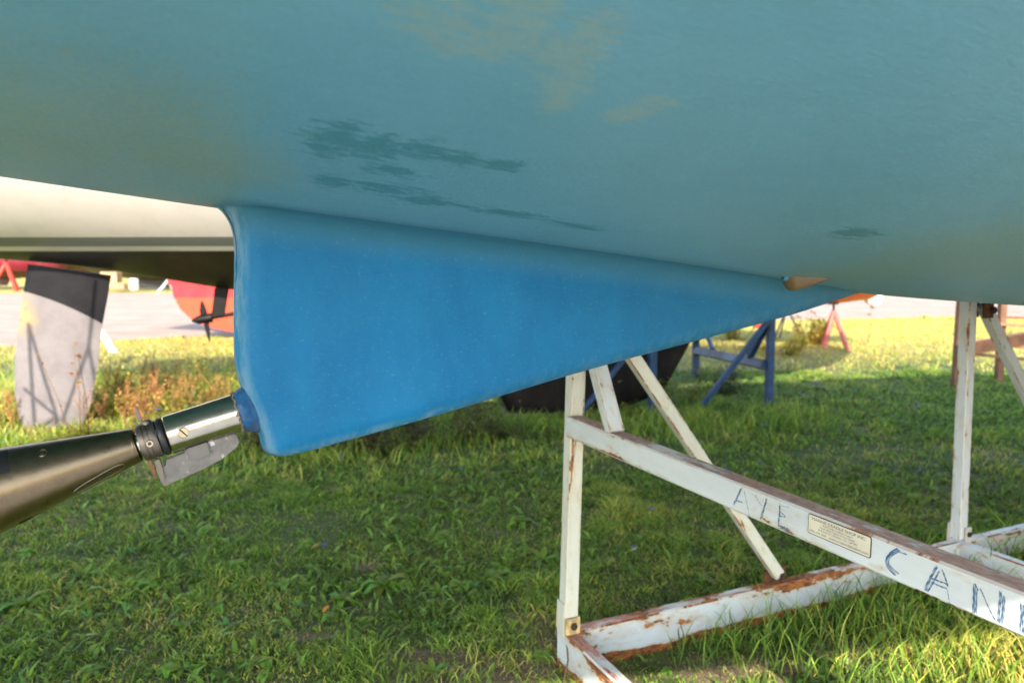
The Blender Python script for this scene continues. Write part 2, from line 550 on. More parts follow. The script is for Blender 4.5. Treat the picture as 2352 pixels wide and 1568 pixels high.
# topsides colour: a white band riding on the same sections, 3 mm proud
def topside(H_, name, mat, parent, z_lo, z_hi, ts, eps=.003, nz=4):
    V, FA = [], []
    rows = 0
    for side in (1, -1):
        base = len(V)
        for t in ts:
            sec = H_.section(t, 40, 14)
            ss_ = [p[0] for p in sec]; zz = [p[1] for p in sec]
            hi = min(z_hi, zz[-1] - .002)
            for k in range(nz + 1):
                z = z_lo + (hi - z_lo) * k / nz
                s = np.interp(z, zz, ss_)
                V.append(H_.fr.w(t, side * (s + eps), z - eps * .6))
        m = nz + 1
        for i in range(len(ts) - 1):
            for k in range(nz):
                f = (base + i * m + k, base + (i + 1) * m + k, base + (i + 1) * m + k + 1, base + i * m + k + 1)
                FA.append(f if side < 0 else f[::-1])
    return mesh_obj(name, V, FA, mat, parent, smooth=True)
topside(HB, 'topsides', M_TOPSIDE, boat, 2.06, 9, list(np.linspace(-4.75, 6.2, 50)))

# ------------------------------------------------------------------ skeg
def bez_path(pts, n):
    """Catmull-Rom through points, n samples by arc length"""
    pts = [np.array(p, float) for p in pts]
    P_ = [2 * pts[0] - pts[1]] + pts + [2 * pts[-1] - pts[-2]]
    out = []
    for i in range(1, len(P_) - 2):
        for u in np.linspace(0, 1, 24, endpoint=False):
            a, b, c, d = P_[i - 1], P_[i], P_[i + 1], P_[i + 2]
            out.append(.5 * ((2 * b) + (-a + c) * u + (2*a - 5*b + 4*c - d) * u*u + (-a + 3*b - 3*c + d) * u**3))
    out.append(pts[-1])
    out = np.array(out)
    L = np.concatenate([[0], np.cumsum(np.linalg.norm(np.diff(out, axis=0), axis=1))])
    q = np.linspace(0, L[-1], n)
    return np.stack([np.interp(q, L, out[:, k]) for k in range(out.shape[1])], 1)
tz = lambda px, py: np.array(BF.on_s(px, py, 0.0))[[0, 2]]
edge_px = [(478, 470), (505, 482), (527, 512), (537, 555), (538, 610), (536, 690), (536, 760), (539, 830), (552, 885), (575, 940), (592, 990),
           (600, 1022), (612, 1040), (640, 1047), (690, 1040), (800, 1010), (1000, 953), (1310, 859), (1600, 781), (1800, 727), (1930, 686), (1990, 664)]
rim = bez_path([tz(*p) for p in edge_px], 260)                           # outline, aft top -> bottom -> forward top
NI = 40
def skeg_half(dist, h, t):
    Wm = float(np.interp(t, [-1.1, -.6, 0, .3], [.036, .040, .030, .018]))
    r = .040
    k = min(dist / r, 1.0)
    w = Wm * math.sqrt(max(0, 1 - (1 - k) ** 2.2))
    rf = float(np.interp(t, [-1.1, -.9, 0, .3], [.040, .048, .050, .050]))
    if h < rf:
        x = max(h, 0) / rf
        w += rf * (1 - math.sqrt(max(0, 1 - (1 - x) ** 2))) * min(1.0, dist / .05 + .0)
    return w
V, FA, UV, SKA, RIM = [], [], [], [], []
N = len(rim)
rim3 = rim
for side in (1, -1):
    for i, (t, z) in enumerate(rim):
        # inner target: a point on the hull line, moved in from both ends
        tt = float(np.interp(i / (N - 1), [0, .30, 1.0], [t + .001, -.93, .27])) if False else None
        tgt_t = min(max(t, -1.00 if i > 60 else t), .27)
        f = i / (N - 1)
        tgt_t = -1.075 + (.262 + 1.075) * max(0, (f - .02)) ** 1.0
        for j in range(NI + 1):
            b = 1 - (1 - j / NI) ** 1.0
            b = b * b * (3 - 2 * b) * .35 + b * .65
            pt = t + (tgt_t - t) * b
            rfp = float(np.interp(pt, [-1.1, -.9, 0, .3], [.040, .048, .050, .050])); ztop = HB.z(pt, rfp * min(1.0, max(0.0, (pt + 1.08) / .1))) + .0025
            pz = z + (ztop - z) * b if j < NI else ztop
            d = np.min(np.hypot(rim[:, 0] - pt, rim[:, 1] - pz)) if j else 0.0
            h = ztop - pz
            w = skeg_half(d, h, pt)
            zz = pz
            if w > .02: zz = min(pz, 9)
            V.append(BF.w(pt, side * w, zz)); UV.append((pt, side * (w + max(h, 0))))
            RIM.append(max(0.0, 1 - d / .022) * 1.0 if i < 110 else max(0.0, 1 - d / .034) * .30)
            SKA.append(min(1.0, .85 + max(0.0, h) / .06 * .15))
for sd in (0, 1):
    o0 = sd * N * (NI + 1)
    for i in range(N - 1):
        for j in range(NI):
            a = o0 + i * (NI + 1) + j
            f = (a, a + 1, a + NI + 2, a + NI + 1)
            FA.append(f if sd else f[::-1])
skeg = mesh_obj('skeg', V, FA, M_HULL, boat, smooth=True)
me = skeg.data
l = me.uv_layers.new(name='ts')
vi = np.empty(len(me.loops), np.int32); me.loops.foreach_get('vertex_index', vi)
l.data.foreach_set('uv', np.array(UV, np.float32)[vi].ravel())
at = me.attributes.new('rim', 'FLOAT', 'POINT'); at.data.foreach_set('value', np.array(RIM, np.float32))
at = me.attributes.new('skeg', 'FLOAT', 'POINT'); at.data.foreach_set('value', np.array(SKA, np.float32))
bm = bmesh.new(); bm.from_mesh(me); bmesh.ops.remove_doubles(bm, verts=bm.verts, dist=.0002); bmesh.ops.recalc_face_normals(bm, faces=bm.faces); bm.to_mesh(me); bm.free()
for p in me.polygons: p.use_smooth = True

# fin keel further forward, standing on the cradle
M_KEEL = plain('keel_blue', (.03, .16, .32), .5, 0, .2, 6, .2)
keel_fin('keel', [(1.22, 1.75, 3.9), (.9, 1.95, 3.75), (.5, 2.1, 3.62), (.16, 2.2, 3.5)], BF, 0, .11, M_KEEL, boat)
keel_fin('rudder', [(1.72, -4.3, -3.6), (1.2, -4.25, -3.62), (.75, -4.18, -3.66)], BF, 0, .045, M_KEEL, boat)

# depth sounder fairing moulded to the hull beside the skeg
M_FAIR = plain('varnished_tan', (.115, .072, .024), .45, 0, .25, 30, .1)
def hp(px, py, lift=0.0):
    t, s = HB.hit(px, py)
    return t, s
c0 = HB.hit(1800, 636); c1 = HB.hit(1912, 640)
fV, fF = [], []
nA, nB = 26, 10
Lf = np.array(BF.w(c1[0], c1[1], 0)) - np.array(BF.w(c0[0], c0[1], 0))
for i in range(nA + 1):
    u = i / nA
    t = c0[0] + (c1[0] - c0[0]) * u; s = c0[1] + (c1[1] - c0[1]) * u
    pro = (min(1, u / .16) ** .55) * (1 - max(0, (u - .16) / .84) ** 1.25)
    for k in range(nB + 1):
        a = math.pi * k / nB
        hw = .017 * (min(1, u / .12) ** .5) * (1 - .75 * max(0, (u - .12) / .88) ** 1.3)
        ds = hw * math.cos(a)
        fV.append(BF.w(t, s + ds, HB.z(t, s + ds) + .002 - .028 * pro * math.sin(a) ** .7))
for i in range(nA):
    for k in range(nB):
        a = i * (nB + 1) + k
        fF.append((a, a + 1, a + nB + 2, a + nB + 1))
fair = mesh_obj('transducer_fairing', fV, fF, M_FAIR, boat, smooth=True)
tag(fair, 'tan drop shaped fairing with a blue painted nose')
M_BLUEP = plain('blue_touch_up', (.02, .17, .30), .5)
gV = []
for i in range(6):
    u = -.04 + i * .035
    t = c0[0] + (c1[0] - c0[0]) * u; s = c0[1] + (c1[1] - c0[1]) * u
    for k in range(7):
        a = math.pi * k / 6
        hw = .008 + .003 * i / 5
        gV.append(BF.w(t, s + hw * math.cos(a), HB.z(t, s) + .002 - (.008 + .005 * i / 5) * math.sin(a)))
gF = [(i * 7 + k, i * 7 + k + 1, (i + 1) * 7 + k + 1, (i + 1) * 7 + k) for i in range(5) for k in range(6)]
mesh_obj('paint_dab', gV, gF, M_BLUEP, fair, smooth=True)

# ------------------------------------------------------------------ shaft line: stern tube, seal, rope cutter, propeller hub
A3 = BF.w(*BF.on_s(552, 945)); B3 = BF.w(*BF.on_s(0, 1122))
AX = (B3 - A3) / np.linalg.norm(B3 - A3)                                  # pointing aft
def ax_at(px):
    lo, hi = -0.3, 1.2
    for _ in range(50):
        m = (lo + hi) / 2
        if project(A3 + AX * m)[0] > px: lo = m
        else: hi = m
    return lo
up_ax = np.array([0, 0, 1.0]); up_ax -= AX * (AX @ up_ax); up_ax /= np.linalg.norm(up_ax)
sd_ax = np.cross(up_ax, AX)                                               # sideways
if sd_ax @ BF.es < 0: sd_ax = -sd_ax
def ax_pt(a, phi, r):
    return A3 + AX * a + (sd_ax * math.cos(phi) + up_ax * math.sin(phi)) * r

def metal(name, col, rough, streak=6, bands=0.0, dirt=(.08, .06, .045), dirt_amt=.5, spec=.5):
    g = G(name)
    o = g.obj()
    n = g.noise(o, 60, 6, .7)
    n2 = g.noise(o, 14, 5, .65)
    d = g.ss(n2, .55, .72, 0, dirt_amt)
    d2 = g.math('MULTIPLY', g.ss(n, .5, .75), d)
    c = g.mix(g.ss(n, .3, .7), [v * .88 for v in col], [v * 1.08 for v in col])
    c = g.mix(d2, c, dirt)
    scr = g.ss(g.noise(g.scale(o, (1, 1, 1)), 300, 2, .5), .72, .8)
    g.set(c, g.math('ADD', g.ss(n, .2, .8, rough * .85, rough * 1.2), g.math('MULTIPLY', d2, .35)), g.ss(d2, 0, 1, 1.0, .2))
    g.bump(g.noise(o, 400, 3, .6), .08, .001)
    return g.m
M_SS = metal('stainless_steel', (.42, .385, .32), .17, dirt=(.30, .20, .09), dirt_amt=.55)
M_HUB = metal('satin_bronze_nickel', (.18, .135, .085), .30, dirt=(.07, .05, .035), dirt_amt=.25)
M_CLR = metal('dull_steel', (.17, .145, .125), .50, dirt=(.06, .038, .025), dirt_amt=.95)
M_RUB = plain('black_rubber', (.012, .012, .014), .45)
M_PLATE = metal('cast_zinc', (.13, .118, .11), .58, dirt=(.42, .40, .37), dirt_amt=.95)
g = G('chalked_casting')
_o = g.obj()
_a = g.noise(_o, 26, 6, .7); _b = g.noise(_o, 75, 5, .7)
_c = g.mix(g.ss(_a, .35, .65), (.115, .105, .098), (.175, .162, .152))
_c = g.mix(g.ss(g.math('ADD', g.math('MULTIPLY', _a, .6), g.math('MULTIPLY', _b, .4)), .565, .60), _c, (.50, .48, .45))
_c = g.mix(g.ss(_b, .64, .70), _c, (.06, .045, .035))
g.set(_c, .55, .35); g.bump(_b, .35, .002)
M_PLATE = g.m
M_BROWN = plain('rusty_steel', (.16, .075, .035), .75, 0, .4, 60, .3)
M_DARK = plain('dark_recess', (.008, .008, .009), .5)

a_l = ax_at(385); R_T = .0288
lathe('stern_tube', [(-.004, R_T * 1.0), (0, R_T * 1.02), (a_l * .5, R_T), (a_l - .0015, R_T), (a_l, R_T - .0015), (a_l, .02)], A3, AX, M_SS, boat)
tube_o = boat.children[-1] if boat.children else None
stern_tube = bpy.data.objects['stern_tube']
def screw_on(par, px, py, r, prof, slot=None, mat=None):
    """flat slotted or socket head lying on the surface"""
    d = ray(px, py); d /= np.linalg.norm(d)
    for k in np.arange(.6, 2.0, .0005):
        p = CAM + d * k
        a = (p - A3) @ AX; q = p - A3 - AX * a
        if np.linalg.norm(q) < prof(a): break
    nrm = q / np.linalg.norm(q)
    return p, nrm, a
p, nr, a = screw_on(None, 421, 993, .01, lambda a: R_T)
lathe('screw_head', [(-.003, .0078), (.0010, .0078), (.0016, .0070), (.0016, .001)], p, nr, M_SS, stern_tube, 24)
sl = np.cross(nr, AX); sl = sl * .8 + AX * -.45; sl /= np.linalg.norm(sl)
pr = np.cross(nr, sl)
prism('screw_slot', [p + nr * .0018 + sl * x + pr * y for x, y in ((-.0068, -.001), (.0068, -.001), (.0068, .001), (-.0068, .001))], .0006, M_DARK, bpy.data.objects['screw_head'])

s0, s1 = ax_at(383), ax_at(368)
lathe('shaft_seal', [(s0 + .001, .018), (s0 + .001, .0272), (s0 + .003, .0285), (s1 - .003, .0285), (s1, .0272), (s1, .018)], A3, AX, M_RUB, boat)
k0, k1 = ax_at(365), ax_at(323)
gw = (k1 - k0)
prof = [(k0, .017), (k0, .0262), (k0 + .002, .0272)]
for f in (.42, .66):
    prof += [(k0 + gw * f - .0016, .0272), (k0 + gw * f - .0012, .0262), (k0 + gw * f + .0004, .0262), (k0 + gw * f + .0008, .0272)]
prof += [(k1 - .002, .0272), (k1, .026), (k1, .017)]
cutter = lathe('rope_cutter', prof, A3, AX, M_CLR, boat)
p, nr, a = screw_on(None, 344, 1018, .01, lambda a: .0272)
bh = lathe('cap_screw', [(-.002, .0055), (.002, .0055), (.0028, .0048), (.0028, .001)], p, nr, M_SS, cutter, 20)
lathe('socket', [(.0029, .0026), (.0034, .0024), (.0034, .0003)], p, nr, M_DARK, bh, 6, smooth=False) if False else None
lathe('hex_socket', [(.0029, .0026), (.0033, .0024)], p, nr, M_DARK, cutter, 6, smooth=False)
p, nr, a = screw_on(None, 359, 992, .01, lambda a: .0272)
lathe('blind_hole', [(-.002, .0045), (.0004, .0045), (.0005, .004)], p, nr, M_DARK, cutter, 20)
pk = ax_pt(ax_at(350), math.radians(88), .0265)
lathe('knob', [(-.003, .007), (.002, .0068), (.0045, .005), (.0052, .001)], pk, up_ax, M_CLR, cutter, 20)
zc = lambda x, y: ((x / 3.136 + 400) * .6125, (y / 3.136 + 1350) * .6125)
def flat(name, zpts, s, th, mat, par, bev=.001):
    return prism(name, [BF.w(*BF.on_s(*zc(*q), s)) for q in zpts], th, mat, par, bev)
flat('cutter_blade', [(330, 545), (345, 538), (370, 585), (395, 650), (420, 715), (372, 735), (345, 640)], -.004, .006, M_CLR, cutter, .0018)
flat('cutter_blade', [(478, 1120), (515, 1135), (560, 1240), (592, 1345), (590, 1378), (565, 1382), (505, 1270), (480, 1180)], -.002, .005, M_BROWN, cutter, .0012)
flat('cutter_foot', [(562, 1170), (622, 1150), (655, 1240), (692, 1385), (640, 1420), (600, 1310)], .004, .012, M_CLR, cutter)
plate = flat('fixed_blade', [(905, 1045), (1200, 950), (1500, 850), (1535, 895), (1556, 945), (1545, 992), (1480, 1052), (1330, 1166), (1150, 1258), (950, 1345), (680, 1470), (630, 1402), (655, 1242), (702, 1232), (700, 1160), (930, 1085)], .0, .014, M_PLATE, boat)
M_CP = metal('clamp_pad_zinc', (.165, .16, .15), .55, dirt=(.12, .11, .10), dirt_amt=.4)
flat('clamp_pad', [(935, 1035), (1185, 955), (1222, 1095), (1000, 1180)], .010, .010, M_CP, plate, .0012)
tag(plate, 'grey cast blade holder under the steel tube, chalked white at its lower end')

# blue sealant mound where the tube leaves the skeg
g = G('sealant_blue')
o_ = g.obj()
nn = g.noise(o_, 60, 6, .7)
cc = g.mix(g.ss(nn, .3, .7), (.0015, .052, .15), (.005, .095, .225))
cc = g.mix(g.ss(g.noise(o_, 46, 7, .75), .54, .62), cc, (.075, .050, .040))
g.set(cc, .5); g.bump(nn, .6, .004)
aa = ax_at(546)
def mound_sq(a, r):
    return min(r, .0315 - .55 * max(0.0, aa - a - .008)) if aa - a < .03 else .0194, r
aa = ax_at(546)
mp = [(aa, .0285), (aa - .002, .0305), (aa - .008, .033), (aa - .016, .037), (aa - .026, .044), (aa - .036, .051), (aa - .05, .056), (aa - .07, .057)]
mound = lathe('sealant_collar', mp, A3, AX, g.m, boat, 48, squash=mound_sq, jit=.016)
# dark weathered bead round the edge of the mound
M_BEAD = plain('dirty_sealant', (.16, .13, .10), .8, 0, .5, 120, .5)
bp = []
for k in range(25):
    th = 2 * math.pi * k / 24
    bp.append(ax_pt(aa + random.uniform(-.004, .003), th, R_T + .0008 + random.uniform(0, .001)))
tube('sealant_bead', bp, [random.uniform(.0008, .0028) for _ in bp], M_BEAD, boat, 6)

# propeller hub (long cone) and boss
h0, h1 = ax_at(318), ax_at(0)
R0, R1 = .0246, .0560
def hub_r(a):
    f = (a - h0) / (h1 - h0)
    return R0 + (R1 - R0) * f
prop = bpy.data.objects.new('propeller', None); register(prop, Matrix.Translation(Vector(A3)), boat)
lathe('shaft', [(k1 - .01, .0165), (h0 + .01, .0165)], A3, AX, M_SS, prop, 32)
L = h1 - h0
pr_ = [(h0, .0165), (h0 + .0008, R0 - .002), (h0 + .002, R0)] + [(h0 + L * f, R0 + (R1 - R0) * f) for f in np.linspace(.04, 1.25, 24)]
ae = h0 + L * 1.25
pr_ += [(ae + .02, hub_r(ae) + .002), (ae + .06, hub_r(ae)), (ae + .10, hub_r(ae) * .93), (ae + .14, hub_r(ae) * .78), (ae + .165, hub_r(ae) * .5), (ae + .172, .004)]
hub = lathe('propeller_hub', pr_, A3, AX, M_HUB, prop, 72)
lathe('hub_rim', [(h0 + .004, R0 + .0002), (h0 + .0045, R0 + .0012), (h0 + .006, R0 + .0013), (h0 + .0065, R0 + .0004)], A3, AX, M_HUB, hub, 64)
p, nr, a = screw_on(None, 98, 1040, .01, hub_r)
pl = lathe('threaded_plug', [(-.002, .0062), (.0006, .0062), (.001, .0055), (.0005, .0045), (.0005, .001)], p, nr, M_HUB, hub, 24)
lathe('hex_socket', [(.0006, .0032), (.0009, .0028)], p, nr, M_DARK, hub, 6, smooth=False)
# surface patches on the cone: (axial, angle) grids lifted a hair off the metal
def hub_hit(px, py):
    p, nr, a = screw_on(None, px, py, 0, hub_r)
    q = nr
    return a, math.atan2(q @ up_ax, q @ sd_ax)
def hub_patch(name, corners, lift, mat, par, n=8):
    c = [hub_hit(*q) if not isinstance(q[0], str) else q[1:] for q in corners]
    V, FA = [], []
    for i in range(n + 1):
        for j in range(n + 1):
            u, v = i / n, j / n
            a = (c[0][0]*(1-u) + c[1][0]*u)*(1-v) + (c[3][0]*(1-u) + c[2][0]*u)*v
            f = (c[0][1]*(1-u) + c[1][1]*u)*(1-v) + (c[3][1]*(1-u) + c[2][1]*u)*v
            V.append(ax_pt(a, f, hub_r(a) + lift))
    for i in range(n):
        for j in range(n):
            k = i * (n + 1) + j
            FA.append((k, k + 1, k + n + 2, k + n + 1))
    o = mesh_obj(name, V, FA, mat, par, smooth=True)
    return o
b0 = hub_hit(19, 1034); b1 = hub_hit(25, 1082)
hub_patch('blade_slot', [('p', b0[0] + .09, b0[1]), ('p', b0[0], b0[1]), ('p', b1[0], b1[1]), ('p', b0[0] + .09, b1[1])], .0006, M_DARK, hub)
q0 = hub_hit(40, 1203); q1 = hub_hit(78, 1184)
hub_patch('drain_notch', [('p', q0[0], q0[1] - .25), ('p', q1[0], q1[1] - .25), ('p', q1[0] + .004, q1[1] + .03), ('p', q0[0] - .003, q0[1] + .03)], .0008, M_DARK, hub)

def text_mesh(body, size):
    cu = bpy.data.curves.new('lettering', 'FONT'); cu.body = body; cu.size = size; cu.resolution_u = 3
    o = bpy.data.objects.new('lettering', cu); COL.objects.link(o)
    dg = bpy.context.evaluated_depsgraph_get()
    me = bpy.data.meshes.new_from_object(o.evaluated_get(dg))
    vs = [np.array(v.co) for v in me.vertices]; fs = [tuple(p.vertices) for p in me.polygons]
    bpy.data.objects.remove(o); bpy.data.curves.remove(cu); bpy.data.meshes.remove(me)
    return vs, fs
# raised maker's lettering on the cone
tv, tf = text_mesh('VOLVO PENTA', 1.0)
w_ = max(v[0] for v in tv)
e0 = hub_hit(176, 1124); e1 = hub_hit(268, 1082)
hgt = .0105
tV = []
for v in tv:
    u = v[0] / w_
    a = e0[0] + (e1[0] - e0[0]) * u; f = e0[1] + (e1[1] - e0[1]) * u + v[1] * hgt / hub_r(a)
    tV.append(ax_pt(a, f, hub_r(a) + .0005))
M_EMB = metal('embossed_letter', (.22, .20, .18), .4, dirt_amt=.2)
mesh_obj('raised_lettering', tV, tf, M_EMB, hub)
# oval recess outline beside the lettering
oc = [hub_hit(168, 1133), hub_hit(286, 1068)]
op = []
for k in range(41):
    th = 2 * math.pi * k / 40
    cx, cy = math.cos(th), math.sin(th)
    u = .5 + .5 * (abs(cx) ** .5) * (1 if cx > 0 else -1)
    v = .5 * (abs(cy) ** .8) * (1 if cy > 0 else -1)
    a = oc[0][0] + (oc[1][0] - oc[0][0]) * u
    f = oc[0][1] + (oc[1][1] - oc[0][1]) * u + v * .016 / hub_r(a)
    op.append(ax_pt(a, f, hub_r(a) + .0001))
tube('oval_groove', op, .0006, M_EMB, hub, 5)

# ================================================================== THE WHITE STEEL CRADLE
M_POST = white_rust('white_enamel_post', .045, -.30, 0, (.60, .60, .52), 1.0)
M_POST2 = white_rust('white_enamel_far_post', .045, -.30, 0, (.57, .60, .62), 4.2)
M_CROSS = white_rust('white_enamel_crossbar', .022, .035, 0, (.60, .625, .635), 5.5, (.36, .215, .175))
M_BASE = white_rust('white_enamel_base', .055, -.03, .32, (.56, .605, .63), 3.3, (.36, .17, .13), .24, .055)
M_BASE2 = white_rust('white_enamel_base_far', .03, -.09, .2, (.57, .605, .63), 6.1, (.36, .17, .13), .18, .045)
M_BRACE = white_rust('white_enamel_brace', .05, -.25, 0, (.60, .60, .52), 7.7)
M_RUST = plain('rust', (.10, .038, .016), .9, 0, .5, 40, .4)
M_BOLT = plain('rusty_bolt', (.035, .018, .012), .8, 0, .4, 60, .3)
SF = -.81; SN = .81; TA, TB, TC = -.04, 1.852, 3.7
w = BF.w
cradle = thing('boat_cradle', 'rusty white steel cradle with a maker\'s plate and hand painted letters under the blue hull', 'boat cradle', w(1, 0, 0))
ET, ES, EZ = BF.et, BF.es, np.array([0, 0, 1.0])
TW = .047
hullz = lambda t, s: HB.z(t, s)
# base members (z 0..0.14): two long ones, three across
BH, BW = .140, .046
zb = BH / 2 - .004
def base(p0, p1, mat, y): return beam('base_rail', p0, p1, BW, BH, y, mat, cradle, .005, .0006)
base(w(TA + .024, SF, zb), w(TB - .024, SF, zb), M_BASE, ES)
base(w(TB + .024, SF, zb), w(TC, SF, zb), M_BASE2, ES)
base(w(TA + .024, SN, zb), w(TC, SN, zb), M_BASE, ES)
base(w(TA, SF - .030, zb), w(TA, SN + .030, zb), M_BASE, ET)
base(w(TB, SF - .030, zb + .001), w(TB, SN - .024, zb + .001), M_BASE2, ET)
base(w(TC - .03, SF + .024, zb), w(TC - .03, SN - .024, zb), M_BASE2, ET)
# posts
def post(t, s, z0_, top_t, mat, z1=None):
    z1 = z1 or hullz(top_t, s) - .06
    return beam('post', w(t, s, z0_), w(top_t, s, z1), TW, TW, ES, mat, cradle, .0035)
pA = post(TA, SF, .144, TA + .028, M_POST)
pB = post(TB - .004, SF, .150, TB - .036, M_POST2)
pC = post(TA, SN, .138, TA, M_POST)
pD = post(TB, SN, .138, TB, M_POST2)
# carpeted pads under the hull on top of the posts
M_PAD = plain('pad_carpet', (.05, .05, .055), .95, 0, .3, 60, .3)
for t, s in ((TA + .03, SF), (TB - .036, SF), (TA, SN), (TB, SN)):
    zc_ = hullz(t, s)
    ptsn = []
    V_ = []
    for dt, ds in ((-.12, -.12), (.12, -.12), (.12, .12), (-.12, .12)):
        V_.append(w(t + dt, s + ds, hullz(t + dt, s + ds) - .03))
    prism('hull_pad', V_, .05, M_PAD, cradle, .006)
# horizontal cross tie carrying the lettering: face flush with the post's aft face, 2 mm proud
ZT, ZBm = .839, .775
TFACE = TA - .026
tie = beam('cross_tie', w(TFACE + .026, SF + TW / 2 + .0005, (ZT + ZBm) / 2), w(TFACE + .026, SN - TW / 2 - .0005, (ZT + ZBm) / 2), .052, ZT - ZBm, ET, M_CROSS, cradle, .004)
#tie2 = beam('cross_tie', w(TB, SF + TW / 2 + .001, .62), w(TB, SN - TW / 2 - .001, .62), .05, .06, ET, M_POST2, cradle, .004)
# knee brace from the tie up to the post head
beam('knee_brace', w(TA, -.548, ZT - .004), w(TA, -.745, 1.19), .044, .040, ET, M_POST2, cradle, .0035)
# diagonals in the long side
beam('diagonal_brace', w(.842, SF - .002, .165), w(.02, SF - .002, 1.225), .034, .044, ES, M_BRACE, cradle, .0035)
beam('diagonal_brace', w(1.905, SF + .006, 1.135), w(2.72, SF + .006, .02 + .13), .040, .046, ES, M_POST2, cradle, .0035)
# clevis plates and bolts where posts and braces land
def bolt(p, n, r=.014, h=.008, par=cradle):
    lathe('bolt', [(-.002, r), (h * .7, r), (h, r * .8), (h, .001)], p, n, M_BOLT, par, 6, smooth=False)
def vplate(name, t0, t1, s, z0_, z1, mat, th=.007):
    return prism(name, [w(t0, s, z0_), w(t1, s, z0_), w(t1, s, z1), w(t0, s, z1)], th, mat, cradle, .001)
def vplate_t(name, t, s0, s1, z0_, z1, mat, th=.007):
    return prism(name, [w(t, s0, z0_), w(t, s1, z0_), w(t, s1, z1), w(t, s0, z1)], th, mat, cradle, .001)
M_LUG = white_rust('lug_enamel', .05, 0, 0, (.62, .50, .28), 9.0)
M_LUGP = plain('lug_stained', (.50, .36, .16), .7, 0, .45, 55, .3)
vplate('lug', TA - .026, TA + .026, SF + .030, .136, .190, M_LUGP)
bolt(w(TA + .002, SF + .034, .163), ES, .012)
vplate('lug', TA - .026, TA + .026, SF - .030, .136, .190, M_LUGP)
vplate_t('gusset', TA - .0255, SF - .025, SF + .0225, .125, .235, M_POST, .005)
vplate('lug', TB - .006, TB + .030, SF + .030, .125, .20, M_POST2)
bolt(w(TB + .012, SF + .034, .172), ES, .012)
vplate_t('gusset', TB - .030, SF - .032, SF - .018, .13, .21, M_POST2)
vplate('lug', .80, .905, SF - .026, .12, .178, M_RUST)
bolt(w(.846, SF + .017, .164), ES, .011)
# hinge at the head of the second post
vplate('hinge_ear', TB + .01, TB + .075, SF + .034, 1.085, 1.155, M_RUST, .006)
vplate('hinge_ear', TB + .01, TB + .075, SF - .026, 1.085, 1.165, M_RUST, .006)
bolt(w(1.915, SF + .039, 1.118), ES, .016, .012)
tube('hinge_pin', [w(1.915, SF - .04, 1.118), w(1.915, SF + .036, 1.118)], .010, M_BOLT, cradle, 10)

# ------------------------------------------------------------------ hand painted letters A Y E  C A N I
M_LET = plain('blue_brush_paint', (.040, .115, .235), .55, 0, .35, 90)
def tie_pt(px, py, lift=.0006):
    t, s, z = BF.on_t(px, py, TFACE)
    return np.array([s, z])
zq = lambda x, y: ((x / 1.6333 + 2400) * .6125, (y / 1.6333 + 1700) * .6125)
zr = lambda x, y: ((x / 3.5636 + 3400) * .6125, (y / 3.5636 + 1900) * .6125)
LV, LF = [], []
def letter(what):
    o = mesh_obj('painted_letter', LV, LF, M_LET, tie)
    tag(o, 'hand painted blue brush letter ' + what)
    LV.clear(); LF.clear()
def stroke(pts, width, n=3, dry=.15, conv=zq):
    width *= 1.15 if conv is zq else .72
    """a loaded brush drags n separate bristle lines"""
    q = np.array([tie_pt(*conv(*p)) for p in pts])
    q = bez_path([(*p, 0) for p in q], 26)[:, :2] if len(q) > 2 else q[0] + (q[1] - q[0]) * np.linspace(0, 1, 26)[:, None]
    d = np.gradient(q, axis=0); d /= np.linalg.norm(d, axis=1)[:, None]
    nn = np.stack([-d[:, 1], d[:, 0]], 1)
    for b in range(n):
        off = (b + .5) / n - .5
        a0 = random.uniform(0, dry) if n > 1 else 0; a1 = 1 - random.uniform(0, dry) if n > 1 else 1
        i0, i1 = int(a0 * 25), max(int(a1 * 25), int(a0 * 25) + 2)
        wb = width / n * random.uniform(.6, 1.1)
        ph = random.uniform(0, 6)
        base_ = len(LV); cnt = 0
        for i in range(i0, i1 + 1):
            ww = wb * (.75 + .35 * math.sin(i * .9 + ph)) * random.uniform(.7, 1.15)
            c = q[i] + nn[i] * (off * width + width * .06 * math.sin(i * .35 + ph))
            for sg in (-1, 1):
                e = c + nn[i] * ww / 2 * sg
                LV.append(w(TFACE - .0008, min(e[0], SN), e[1]))
            cnt += 1
        for i in range(cnt - 1):
            k = base_ + i * 2
            LF.append((k, k + 1, k + 3, k + 2))
# A (worn), Y (worn), E
stroke([(628, 200), (600, 262), (566, 332)], .0045, 2); stroke([(640, 225), (655, 300), (672, 385)], .0012, 1, .3)
stroke([(592, 288), (632, 298)], .0028, 2); stroke([(622, 215), (606, 245)], .004, 2)
letter('A of the first word')
stroke([(705, 250), (728, 292), (748, 318)], .0014, 1); stroke([(782, 258), (765, 320), (738, 408)], .0046, 2)
letter('Y of the first word')
stroke([(858, 305), (856, 360), (848, 446)], .0032, 2); stroke([(862, 318), (916, 328)], .0010, 1)
stroke([(854, 350), (892, 384), (858, 382)], .0022, 1); stroke([(847, 438), (880, 450), (912, 462)], .0036, 2, .05)
stroke([(850, 456), (905, 464), (920, 478), (888, 486)], .0022, 2)
letter('E of the first word')
